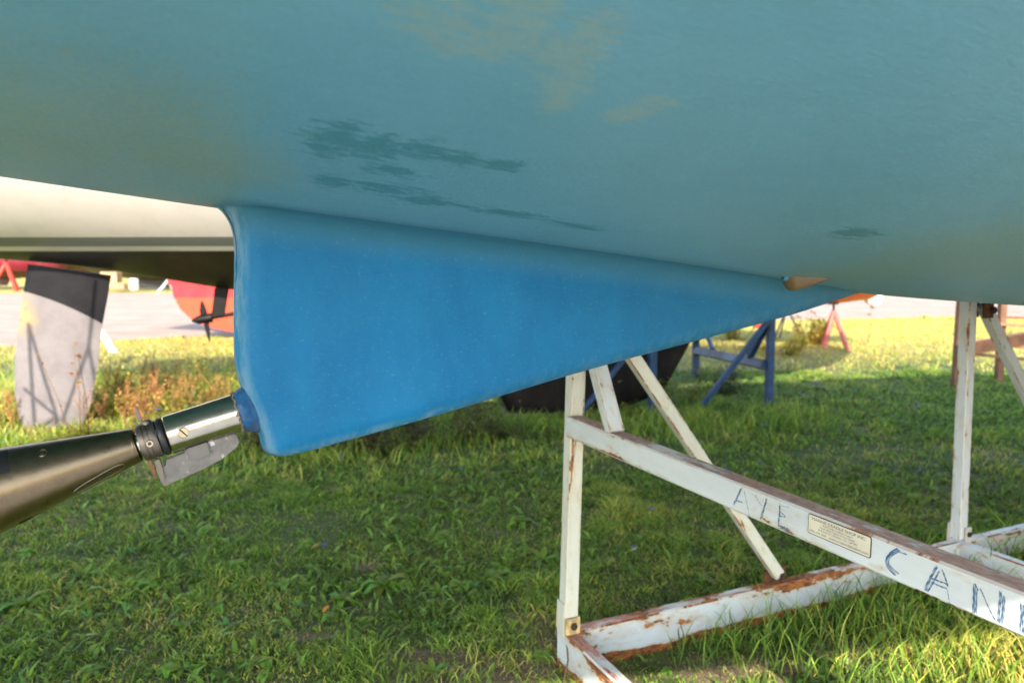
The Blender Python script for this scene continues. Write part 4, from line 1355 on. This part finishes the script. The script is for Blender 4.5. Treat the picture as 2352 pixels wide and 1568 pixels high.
def blades(x, y, h, wd, lean, col, tipcol=None):
    n = len(x)
    az = RNG.random(n) * 2 * math.pi
    f = RNG.random(n) * 2 * math.pi
    dx, dy = np.cos(az) * lean * h, np.sin(az) * lean * h
    px_, py_ = np.cos(f) * wd / 2, np.sin(f) * wd / 2
    V = np.empty((n, 5, 3), np.float32)
    V[:, 0] = np.stack([x - px_, y - py_, np.zeros(n)], 1); V[:, 1] = np.stack([x + px_, y + py_, np.zeros(n)], 1)
    mx, my = x + dx * .35, y + dy * .35
    V[:, 2] = np.stack([mx + px_ * .85, my + py_ * .85, h * .58], 1); V[:, 3] = np.stack([mx - px_ * .85, my - py_ * .85, h * .58], 1)
    V[:, 4] = np.stack([x + dx, y + dy, h * (1 - .25 * np.minimum(lean, 1.6) ** 2 * .5)], 1)
    b = np.arange(n)[:, None] * 5
    Q = b + np.array([[0, 1, 2, 3]]); T = b + np.array([[3, 2, 4]])
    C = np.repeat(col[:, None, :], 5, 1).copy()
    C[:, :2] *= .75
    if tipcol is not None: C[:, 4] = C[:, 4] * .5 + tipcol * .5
    return V.reshape(-1, 3), Q, T, C.reshape(-1, 3)

bare = BARE
_unused = [(*on_z(1180, 1545)[:2], .42, .13), (*on_z(1235, 1440)[:2], .14, .05), (*on_z(1000, 1500)[:2], .22, .07), (*on_z(1270, 1500)[:2], .16, .2), (*on_z(860, 1300)[:2], .10, .05)]
def bareness(x, y):
    b = np.zeros(len(x))
    for (bx_, by_, rx, ry) in bare:
        b = np.maximum(b, 1 - np.hypot((x - bx_) / rx, (y - by_) / ry))
    return np.clip(b * 1.6 + (fnoise(x, y, 6) - .5) * 1.2, 0, 1) * (b > -.4)
def scatter(n, y0, y1, k, pad):
    y = np.sqrt(RNG.random(n) * (y1 * y1 - y0 * y0) + y0 * y0)
    x = (RNG.random(n) * 2 - 1) * (k * y + pad)
    return x, y
PAL = np.array([[.078, .150, .022], [.132, .220, .032], [.200, .285, .042], [.275, .330, .055], [.125, .180, .080], [.40, .36, .070], [.46, .36, .14]])
def grass_cols(x, y, dry):
    n = len(x)
    u = RNG.random(n) + (fnoise(x, y, 1.1) - .5) * 1.0 + (vnoise(x, y + 20, 9.0) - .5) * .5 + dry
    idx = np.digitize(u, [.16, .42, .70, .90, .97, 1.15])
    c = PAL[idx] * (0.85 + .65 * RNG.random((n, 1))) * np.array([1.10, 1.18, 1.10])
    return c
VV, QQ, TT, CC = [], [], [], []
off = 0
def add(V, Q, T, C):
    global off
    VV.append(V); QQ.append(Q + off); TT.append(T + off); CC.append(C); off += len(V)
for (n, y0, y1, hw, ww, ln, dr) in ((150000, 1.95, 4.4, (.022, .060), (.0030, .0064), (.5, 1.8), 0.0),
                                   (130000, 4.4, 9.0, (.038, .09), (.005, .010), (.4, 1.3), .06),
                                   (45000, -1, 0, (.03, .08), (.004, .008), (.5, 1.7), .15),
                                   (95000, 9.0, 19.5, (.05, .12), (.010, .020), (.4, 1.2), .62)):
    x, y = scatter(n, y0, y1, .80, .35) if y0 > 0 else (RNG.random(n) * 7 - 3.2, RNG.random(n) * 2.6 - .5)
    if y0 > 4: x = np.where(RNG.random(n) < .12, np.sign(x) * (.8 + .35 * RNG.random(n)) * y, x)
    keep = (y < RN(x) - .05 + .5 * (RNG.random(n) - .5)) & (bf_s(x, y) < .8 + .15 * RNG.random(n))
    if y0 < 0: keep &= ~((y > 1.95) & (np.abs(x) < .8 * y + .35))
    keep &= RNG.random(n) > bareness(x, y) * .55
    dens = fnoise(x, y, 2.3)
    keep &= RNG.random(n) < .25 + dens * .9 + (vnoise(x + 5, y + 8, 13.0 if y0 < 4 else 7.0) - .4) * 1.1
    x, y = x[keep], y[keep]; m = len(x)
    tall = np.clip((fnoise(x + 31, y, 1.7) - .35) * 2.2, .35, 1.5) * np.clip(.35 + 1.5 * vnoise(x, y, 11.0 if y0 < 4 else 6.0), .4, 1.7)
    h = (hw[0] + (hw[1] - hw[0]) * RNG.random(m)) * tall
    st_, tt_ = bf_s(x, y), bf_t(x, y)
    h = np.where((st_ > SF) & (st_ < .4) & (tt_ > 0) & (tt_ < 2.6), h * .62, h)
    wdt = ww[0] + (ww[1] - ww[0]) * RNG.random(m)
    lean = ln[0] + (ln[1] - ln[0]) * RNG.random(m)
    dry = dr * (.6 + .8 * fnoise(x, y, .35)) + .35 * bareness(x, y)
    cg = grass_cols(x, y, dry)
    if y0 > 8: cg = cg * np.array([1.0, 1.0, .95])
    add(*blades(x, y, h, wdt, lean, cg))
# small broad leaves (clover, plantain seedlings) in patches
x, y = scatter(60000, 1.95, 9.0, .80, .35)
k = (bf_s(x, y) < .8) & (fnoise(x + 9, y + 4, 1.6) + .25 * (RNG.random(len(x)) - .5) > .50) & (RNG.random(len(x)) > bareness(x, y))
x, y = x[k], y[k]; m = len(x)
add(*blades(x, y, .018 + .040 * RNG.random(m), .009 + .014 * RNG.random(m), .8 + 1.2 * RNG.random(m), np.array([[.14, .25, .040]]) * (.45 + 1.25 * RNG.random((m, 1)) ** 1.5)))
# dead thatch lying among the blades
x, y = scatter(70000, 1.95, 4.6, .80, .35)
k = (RNG.random(len(x)) < .10 + .9 * bareness(x, y)) & (bf_s(x, y) < 1.0)
x, y = x[k], y[k]; m = len(x)
add(*blades(x, y, .006 + .016 * RNG.random(m), .002 + .003 * RNG.random(m), 2.0 + 4 * RNG.random(m), np.array([[.30, .215, .145]]) * (.5 + .9 * RNG.random((m, 1)))))
# long uncut grass round the feet of the cradle and stands
def fringe(p0, p1, n, spread, h0, h1, dry=.0, wd=.005):
    u = RNG.random(n)
    x = p0[0] + (p1[0] - p0[0]) * u + RNG.normal(0, spread, n); y = p0[1] + (p1[1] - p0[1]) * u + RNG.normal(0, spread, n)
    h = h0 + (h1 - h0) * RNG.random(n) ** 1.6
    add(*blades(x, y, h, wd * (.7 + .6 * RNG.random(n)), .3 + .8 * RNG.random(n), grass_cols(x, y, dry - .05) * (np.array([1.45, 1.35, 1.1]) if dry > .48 else 1.0)))  # sunny corner blades lightened, the sun put into their colour
fringe(w(.35, SF + .12, 0), w(1.9, SF + .12, 0), 450, .05, .05, .20)
fringe(w(.6, SF + .35, 0), w(1.7, SF + .40, 0), 700, .18, .05, .20)
fringe(w(1.0, SF - .12, 0), w(2.6, SF - .10, 0), 900, .08, .05, .16)
fringe(w(2.0, SF + .2, 0), w(2.8, SF + .2, 0), 700, .15, .08, .25)
fringe(w(.0, SF + .2, 0), w(.1, .1, 0), 250, .08, .04, .10)
fringe(on_z(1440, 985, 0), on_z(1800, 970, 0), 2200, .25, .05, .20, -.1, .007)
fringe(on_z(1000, 975, 0), on_z(1480, 985, 0), 2500, .20, .04, .12, .05, .007)
fringe(on_z(-60, 1010, 0), on_z(540, 985, 0), 3600, .25, .04, .14, .35, .008)
fringe(on_z(-60, 930, 0), on_z(560, 915, 0), 5200, .45, .10, .34, .45, .009)
fringe(on_z(560, 1030, 0), on_z(1000, 1000, 0), 3000, .35, .06, .17, .0, .007)
# sunny corner at the lower right: dry tangle, sunlight brightened into its blade colour
fringe(w(1.2, -.25, 0), w(2.4, -.2, 0), 6500, .28, .02, .08, .50, .005)
fringe(w(.9, -.25, 0), w(2.4, -.25, 0), 700, .25, .08, .16, .25, .005)
V = np.concatenate(VV); Q = np.concatenate(QQ); T = np.concatenate(TT); C = np.concatenate(CC)
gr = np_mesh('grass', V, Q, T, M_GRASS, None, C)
tag(gr, 'short green grass with dry straw patches covering the yard', 'grass', None, 'stuff')

# ================================================================== WEEDS
def leaf_strip(base, az, length, width, rise, droop, n=4, notch=0.0):
    """bent leaf, returns verts and quads (local index)"""
    V, Q = [], []
    d = np.array([math.cos(az), math.sin(az), 0]); s = np.array([-math.sin(az), math.cos(az), 0])
    for i in range(n + 1):
        u = i / n
        p = base + d * length * u * (1 - .15 * u) + np.array([0, 0, length * (rise * u - droop * u * u)])
        ww = width * math.sin(math.pi * min(.97, .10 + .86 * u ** .8)) * (1 - notch * (i % 2))
        V += [p - s * ww / 2 + np.array([0, 0, ww * .18]), p, p + s * ww / 2 + np.array([0, 0, ww * .18])]
    for i in range(n):
        a = i * 3
        Q += [(a, a + 1, a + 4, a + 3), (a + 1, a + 2, a + 5, a + 4)]
    return V, Q
def tree_join(parts):
    V, Q, C, o = [], [], [], 0
    for v, q, c in parts:
        V += v; Q += [tuple(i + o for i in f) for f in q]; C += [c] * len(v); o += len(v)
    return np.array(V), Q, np.array(C)
def leaf_obj(name, parts, mat, parent=None, M=None):
    V, Q, C = tree_join(parts)
    o = mesh_obj(name, V, Q, mat, parent, M, smooth=True)
    a = o.data.color_attributes.new('col', 'FLOAT_COLOR', 'POINT')
    c4 = np.ones((len(V), 4), np.float32); c4[:, :3] = C
    a.data.foreach_set('color', c4.ravel())
    return o
def dup(o, loc, rz, sc=1.0, label=None):
    """copy of a thing with its parts"""
    r = o.copy(); COL.objects.link(r)
    r.matrix_basis = Matrix.Translation(Vector([float(v) for v in loc])) @ Matrix.Rotation(rz, 4, 'Z') @ Matrix.Scale(sc, 4)
    if label: r['label'] = label
    for ch in list(o.children):
        c = ch.copy(); COL.objects.link(c); c.parent = r
        for g2 in list(ch.children):
            d = g2.copy(); COL.objects.link(d); d.parent = c
    return r
def at0(o): WORLD_M[o.name] = Matrix.Identity(4); return o

# broad-leaf rosettes in the lawn (three forms)
protos = []
for kind, (nl, ln, wd, col, rise) in enumerate(((9, .065, .022, (.17, .32, .045), .75), (8, .055, .030, (.20, .36, .06), .55), (9, .085, .015, (.13, .27, .08), .95))):
    parts = []
    for i in range(nl):
        az = 2 * math.pi * i / nl + random.uniform(-.3, .3)
        k = random.uniform(.65, 1.15)
        v, q = leaf_strip(np.array([0, 0, .004]), az, ln * k, wd * random.uniform(.8, 1.2), rise * random.uniform(.2, 1.2), random.uniform(.4, 1.0), 5, .35 if kind == 0 else .1)
        cc = tuple(c * random.uniform(.7, 1.3) for c in col)
        parts.append((v, q, cc))
    o = leaf_obj('rosette_weed', parts, M_LEAF)
    tag(o, ['toothed dandelion like rosette growing in the shaded lawn', 'pale broad leaved rosette growing in the shaded lawn', 'narrow leaved upright rosette growing in the shaded lawn'][kind], 'weed', ['toothed rosettes in the lawn', 'broad rosettes in the lawn', 'narrow rosettes in the lawn'][kind])
    protos.append([o, False])
ros = [(560, 1345, 0), (540, 1300, 1), (620, 1350, 0), (880, 1350, 0), (905, 1330, 2), (1010, 1360, 0), (1060, 1345, 1), (430, 1370, 1), (330, 1345, 1), (520, 1440, 2), (1150, 1320, 1),
       (1085, 1350, 2), (720, 1310, 0), (200, 1420, 2), (90, 1380, 1), (60, 1505, 1), (260, 1520, 2), (420, 1540, 0), (500, 1548, 1), (640, 1450, 2), (760, 1420, 1), (700, 1250, 1), (900, 1230, 0),
       (480, 1220, 1), (300, 1270, 2), (1020, 1230, 1), (1200, 1250, 0), (820, 1500, 2), (610, 1520, 1), (1480, 1520, 0), (1530, 1540, 1), (1420, 1480, 0), (1560, 1250, 0), (1460, 1300, 1),
       (1900, 1160, 0), (2050, 1100, 1), (1800, 1100, 2), (2120, 1050, 0), (1960, 1190, 1), (1690, 1010, 2), (1990, 1010, 0), (2100, 1190, 2), (1720, 1480, 1), (1850, 1460, 0), (2250, 1545, 1), (2180, 1500, 0), (2090, 1540, 1)]
_rr = random.Random(5)
for _ in range(46):
    _y = 1180 + 380 * _rr.random() ** .8; ros.append((_rr.uniform(-20, 1270) if _rr.random() < .75 else _rr.uniform(1340, 2150), _y, _rr.choice((0, 0, 1, 1, 2))))
ros = [r for r in ros if not (r[0] > 1270 and r[1] > 1240 and r[0] < 1500)]
for (px, py, k) in ros:
    p = on_z(px, py, .005); pr = protos[k]
    sc = random.uniform(.9, 1.7) * (.6 if k == 2 else 1) * (.68 if py > 1440 else 1); rz = random.uniform(0, 6.28)
    if not pr[1]:
        pr[0].matrix_basis = Matrix.Translation(Vector(p)) @ Matrix.Rotation(rz, 4, 'Z') @ Matrix.Scale(sc, 4); pr[1] = True
    else: dup(pr[0], p, rz, sc)

# chicory: thin stalk with a small blue flower
def chicory(hh):
    t = at0(thing('chicory', 'single small blue chicory flower on a thin stalk', 'wildflower', (0, 0, 0), 'blue flowers dotted over the grass'))
    V, FA = tube_geo([(0, 0, 0), (.01, .004, hh * .5), (.004, -.006, hh)], [.0022, .0018, .0014], 5)
    o = leaf_obj('stalk', [(V, FA, (.06, .10, .03))], M_DRY, t)
    parts = []
    for i in range(12):
        v, q = leaf_strip(np.array([.004, -.006, hh]), 2 * math.pi * i / 12, .017, .0085, .25, .1, 2)
        parts.append((v, q, (.16, .17, .62)))
    leaf_obj('flower', parts, M_PETAL, t)
    return t
ch_p = chicory(.10); first = True
fl = [(745, 1290), (783, 1082), (1057, 1107), (1452, 1290), (1492, 1208), (2112, 1115), (1755, 1000), (1672, 1115), (1745, 1095), (2268, 1070), (1960, 915), (2100, 950), (1870, 905), (2035, 880), (2130, 905), (2195, 1270),
      (500, 946), (440, 918), (535, 982), (364, 975), (224, 940), (1790, 895), (1838, 930), (540, 845)]
for (px, py) in fl:
    g0 = on_z(px, py + (8 if py > 1000 else 22), 0)
    p = (g0[0], g0[1], 0)
    sc = random.uniform(.8, 1.25) * (1.0 if py > 1000 else 1.7)
    if first: ch_p.matrix_basis = Matrix.Translation(Vector(p)) @ Matrix.Scale(sc, 4); first = False
    else: dup(ch_p, p, random.uniform(0, 6.28), sc)

# fallen leaves
M_FALL = leaf_mat('fallen_leaf', .2, .7)
for (px, py, az, lab, col) in ((742, 1418, 1.2, 'orange fallen leaf standing in the shaded grass', (.55, .22, .05)), (718, 1268, .8, 'curled brown dry blade lying in the lawn below the skeg', (.36, .19, .08)),
                               (1448, 1275, .3, 'small white petal like leaf lying in the lawn near the left cradle post', (.6, .58, .5))):
    v, q = leaf_strip(np.array([0, 0, .02]), az, .05, .018, .5, .3, 4)
    p = on_z(px, py, .0)
    o = leaf_obj('fallen_leaf', [(v, q, col)], M_FALL, None, Matrix.Translation(Vector(p)))
    tag(o, lab, 'leaf')

# dry dock: rusty stems thick with seed, behind the propeller
def dock(hh, nb, seed):
    rs = random.Random(seed)
    t = at0(thing('dry_dock', 'rusty brown dried dock plant with seed heads in the sunny weeds behind the propeller', 'weed', (0, 0, 0), 'dried docks behind the propeller'))
    st, sd = [], []
    V, FA = tube_geo([(0, 0, 0), (.01, .01, hh * .5), (rs.uniform(-.05, .05), rs.uniform(-.05, .05), hh)], [.005, .004, .002], 5)
    st.append((V, FA, (.30, .15, .06)))
    for b in range(nb):
        z = hh * rs.uniform(.15, .75); az = rs.uniform(0, 6.28); L = hh * rs.uniform(.18, .42)
        tip = np.array([math.cos(az) * L * .5, math.sin(az) * L * .5, z + L])
        p0 = np.array([0, 0, z])
        V, FA = tube_geo([p0, (p0 + tip) / 2 + np.array([math.cos(az), math.sin(az), 0]) * .01, tip], [.003, .0025, .0015], 4)
        st.append((V, FA, (.34, .17, .07)))
        for k in range(34):
            u = rs.uniform(.1, 1.0); c = p0 + (tip - p0) * u + np.array([rs.gauss(0, .010), rs.gauss(0, .010), rs.gauss(0, .010)])
            v, q = leaf_strip(c, rs.uniform(0, 6.28), rs.uniform(.008, .017), rs.uniform(.007, .013), rs.uniform(-.8, .8), .3, 2)
            f = rs.uniform(.6, 1.3)
            sd.append((v, q, (.66 * f, .34 * f, .13 * f)))
    leaf_obj('stem', st, M_DRY, t)
    leaf_obj('seed_sprays', sd, M_DRY, t)
    return t
docks = [(dock(.48, 9, 1)), (dock(.40, 8, 2)), (dock(.55, 8, 3))]
used = [False] * 3
dk = [(300, 965), (325, 955), (345, 972), (282, 950), (370, 955), (395, 962), (350, 945), (310, 985), (255, 945), (418, 950), (470, 960), (500, 955), (240, 985), (410, 985), (362, 990), (290, 1000), (335, 1003), (525, 975), (455, 935), (485, 940), (515, 945), (440, 975), (380, 930), (355, 925), (330, 930), (300, 935), (410, 930), (270, 965), (20, 960), (200, 1000), (30, 1000)]
for i, (px, py) in enumerate(dk):
    p = on_z(px, py, 0); k = i % 3
    rz = random.uniform(0, 6.28); sc = random.uniform(.75, 1.1) * (.72 if px > 440 or px < 250 else 1.0)
    if not used[k]:
        docks[k].matrix_basis = Matrix.Translation(Vector(p)) @ Matrix.Rotation(rz, 4, 'Z') @ Matrix.Scale(sc, 4); used[k] = True
    else: dup(docks[k], p, rz, sc)

# leafy weed bushes
def bush(label, cat, loc, rx, ry, hh, nleaf, col, col2, group=None, ls=(.018, .04), stems=14, name='weed_bush', droop=0):
    t = thing(name, label, cat, loc, group)
    loc = np.array(loc, float)
    st, lf = [], []
    for i in range(stems):
        az = random.uniform(0, 6.28); r = math.sqrt(random.random())
        tip = loc + np.array([math.cos(az) * r * rx, math.sin(az) * r * ry, hh * random.uniform(.55, 1.05) * (1 - .35 * r * r)])
        b = loc + np.array([math.cos(az) * r * rx * .35, math.sin(az) * r * ry * .35, -.005])
        V, FA = tube_geo([b, (b + tip) / 2 + np.array([0, 0, hh * .08]), tip], [.004, .003, .0015], 4)
        st.append((V, FA, (.12, .12, .04)))
        for k in range(nleaf // stems):
            u = random.random() ** .7
            c = b + (tip - b) * u + np.array([random.gauss(0, .05 * hh + .02), random.gauss(0, .05 * hh + .02), random.gauss(0, .03)])
            c[2] = max(c[2], .01)
            v, q = leaf_strip(c, random.uniform(0, 6.28), random.uniform(*ls), random.uniform(*ls) * .5, random.uniform(-.3, .7), .4, 2)
            m = random.random(); f = random.uniform(.65, 1.3)
            lf.append((v, q, tuple((a * (1 - m) + b2 * m) * f for a, b2 in zip(col, col2))))
    leaf_obj('stem', st, M_DRY, t)
    leaf_obj('foliage', lf, M_LEAF, t)
    return t
Gd, Gy, Gg = (.095, .18, .03), (.30, .32, .05), (.56, .50, .07)
bl = [(1560, 935, .40, .3, .34, 900, Gd, Gy, 'olive weed clump between the blue cradle post and the black keel', None),
      (1665, 905, .42, .35, .30, 900, (.035, .055, .016), (.08, .09, .03), 'dark weed clump behind the blue diagonal brace', None),
      (1690, 955, .30, .25, .16, 500, Gd, (.05, .11, .03), 'low leafy clump at the foot of the blue cradle', None),
      (1450, 962, .22, .15, .14, 400, Gd, Gy, 'weed clump just right of the timber plank', None),
      (1180, 1005, .38, .18, .14, 800, (.17, .115, .055), Gd, 'brownish weed clump in front of the timber plank', None),
      (1090, 965, .25, .2, .26, 500, Gd, Gy, 'weed clump at the aft end of the black keel', None),
      (1010, 1015, .48, .25, .38, 1500, (.045, .085, .022), (.14, .10, .045), 'dark green weed clump left of the black keel', None),
      (850, 1040, .48, .25, .36, 1500, (.045, .08, .025), (.16, .11, .05), 'low dark weed clump under the skeg\'s lower corner', None),
      (650, 1035, .40, .25, .32, 1200, (.05, .085, .025), (.15, .12, .05), 'low weed clump beside the skeg\'s trailing corner', None),
      (1860, 790, .50, .4, .55, 900, (.40, .30, .035), (.50, .34, .05), 'yellow leaved bush left of the salmon jack stand', None),
      (1795, 815, .40, .4, .35, 600, (.30, .26, .05), Gg, 'pale yellow weed clump beside the blue post', None),
      (1690, 780, .60, .4, .55, 800, Gg, (.34, .26, .05), 'sunlit yellow green weeds behind the blue rail', None),
      (420, 985, .30, .25, .30, 700, Gg, (.10, .16, .03), 'yellow green weed clump behind the steel tube', None),
      (180, 1022, .30, .18, .15, 500, (.12, .17, .03), Gg, 'bright green weeds at the foot of the pale rudder', None),
      (500, 1000, .30, .25, .32, 700, (.22, .20, .05), (.10, .15, .03), 'golden weed clump next to the skeg\'s trailing edge', None),
      (20, 990, .35, .3, .30, 700, Gg, (.26, .17, .06), 'golden weed clump left of the pale rudder', None),
      (300, 1010, .45, .2, .22, 700, Gg, (.16, .18, .04), 'low golden weeds in front of the dried docks', None),
      (250, 965, .40, .25, .48, 1400, Gg, (.36, .32, .05), 'tall yellow green weeds just right of the pale rudder', None),
      (345, 925, .45, .3, .36, 1000, (.40, .30, .06), Gg, 'golden weeds among the dried docks', None),
      (455, 935, .45, .3, .50, 1400, (.36, .30, .05), (.22, .26, .05), 'tall golden green weeds under the black propeller', None),
      (110, 940, .45, .3, .40, 1000, Gg, (.40, .28, .07), 'golden weeds behind the foot of the pale rudder', None),
      (480, 890, .5, .4, .28, 700, (.30, .19, .06), Gg, 'tan dried weeds beyond the docks near the black propeller', None)]
for (px, py, rx, ry, hh, nl, c1, c2, lab, grp) in bl:
    p = on_z(px, py, 0)
    bush(lab, 'weeds', (p[0], p[1], 0), rx, ry, hh, nl, c1, c2, grp, ls=(.022, .05) if p[1] < 9 else (.04, .08))
# tall dry stalks
def stalk(label, foot, tip, col, heads):
    t = thing('dry_stalk', label, 'weed', foot)
    V, FA = tube_geo([foot, (np.array(foot) * .5 + np.array(tip) * .5) + np.array([.015, 0, 0]), tip], [.004, .003, .002], 5)
    leaf_obj('stem', [(V, FA, col)], M_DRY, t)
    for (u, r) in heads:
        parts = []
        c = np.array(foot) * (1 - u) + np.array(tip) * u + np.array([random.uniform(-.03, .03), 0, 0])
        for k in range(14):
            v, q = leaf_strip(c + RNG.normal(0, r * .14, 3), random.uniform(0, 6.28), r, r * .6, random.uniform(-.5, .9), .2, 2)
            parts.append((v, q, tuple(cc * random.uniform(.7, 1.2) for cc in (.50, .26, .08))))
        leaf_obj('seed_sprays', parts, M_DRY, t)
stalk('tall stalk with orange seed heads against the pale rudder', on_Y(185, 1010, 5.25), on_Y(168, 790, 5.25), (.30, .17, .08), [(1, .018), (.88, .028), (.80, .016), (.70, .024)])
stalk('leaning dry stalk with small brown heads in front of the rudder', on_Y(165, 1010, 5.2), on_Y(88, 815, 5.2), (.28, .16, .08), [(1, .016), (.9, .014), (.4, .014)])
stalk('stalk with dark seed heads against the rudder\'s right edge', on_Y(205, 1010, 5.3), on_Y(180, 820, 5.3), (.10, .06, .03), [(1, .02), (.8, .018), (.7, .022)])
stalk('straight straw coloured stalk by the black propeller', on_Y(445, 960, 7.0), on_Y(425, 770, 7.0), (.45, .30, .12), [(.98, .02), (.9, .014)])
stalk('arching dock stem beside the skeg with beaded seeds', on_Y(535, 965, 6.4), on_Y(450, 842, 6.4), (.40, .20, .10), [(1, .022), (.9, .020), (.8, .02), (.7, .018), (.6, .018), (.5, .016)])
stalk('thin grey bare stalk right of the salmon jack stand', on_Y(1992, 790, 12), on_Y(2002, 705, 12), (.22, .15, .12), [(1, .05), (.8, .04)])
stalk('pale dry stalk leaning beside the left foot of the cradle', w(TA - .10, SF + .14, .0), w(TA + .0, SF - .02, .15), (.24, .16, .11), [(.99, .008)])

SUN_E, SKY_E, EXPO = 2.8, 0.15, 2.0
# ================================================================== light, sky, camera
PHI = math.radians(-30)
to_h = BF.es * math.cos(PHI) + BF.et * math.sin(PHI)
EL = math.atan(math.tan(math.radians(36)) * math.cos(PHI))
to_sun = Vector((to_h[0] * math.cos(EL), to_h[1] * math.cos(EL), math.sin(EL)))
sl = bpy.data.lights.new('sun', 'SUN'); sl.energy = SUN_E; sl.angle = math.radians(.53); sl.color = (1.0, .885, .72)
so = bpy.data.objects.new('sun', sl); COL.objects.link(so)
so.rotation_euler = to_sun.to_track_quat('Z', 'Y').to_euler()
so.location = (0, -20, 20)
W = bpy.data.worlds.new('World'); SC.world = W; W.use_nodes = True
nt = W.node_tree
sky = nt.nodes.new('ShaderNodeTexSky'); sky.sky_type = 'NISHITA'; sky.sun_disc = False
sky.sun_elevation = EL; sky.sun_rotation = math.atan2(to_h[0], to_h[1])
sky.air_density = 1.0; sky.dust_density = 1.2; sky.ozone_density = 1.0
bg = nt.nodes['Background']; nt.links.new(sky.outputs[0], bg.inputs[0]); bg.inputs[1].default_value = SKY_E
cd = bpy.data.cameras.new('camera'); cam = bpy.data.objects.new('camera', cd); COL.objects.link(cam)
cam.location = (0, 0, H); cam.rotation_euler = (math.pi / 2 - P, 0, 0)
cd.sensor_width = 36; cd.lens = F / 2352 * 36; cd.clip_start = .02; cd.clip_end = 1000
cd.dof.use_dof = True; cd.dof.focus_distance = 1.25; cd.dof.aperture_fstop = 4.6
SC.camera = cam
vs_ = SC.view_settings
vs_.view_transform = 'Standard'; vs_.look = 'None'; vs_.gamma = 1; vs_.exposure = EXPO
SC.render.engine = 'CYCLES'
SC.cycles.max_bounces = 8; SC.cycles.diffuse_bounces = 5; SC.cycles.caustics_reflective = False; SC.cycles.caustics_refractive = False
SC.cycles.use_denoising = True
SC.render.use_persistent_data = False
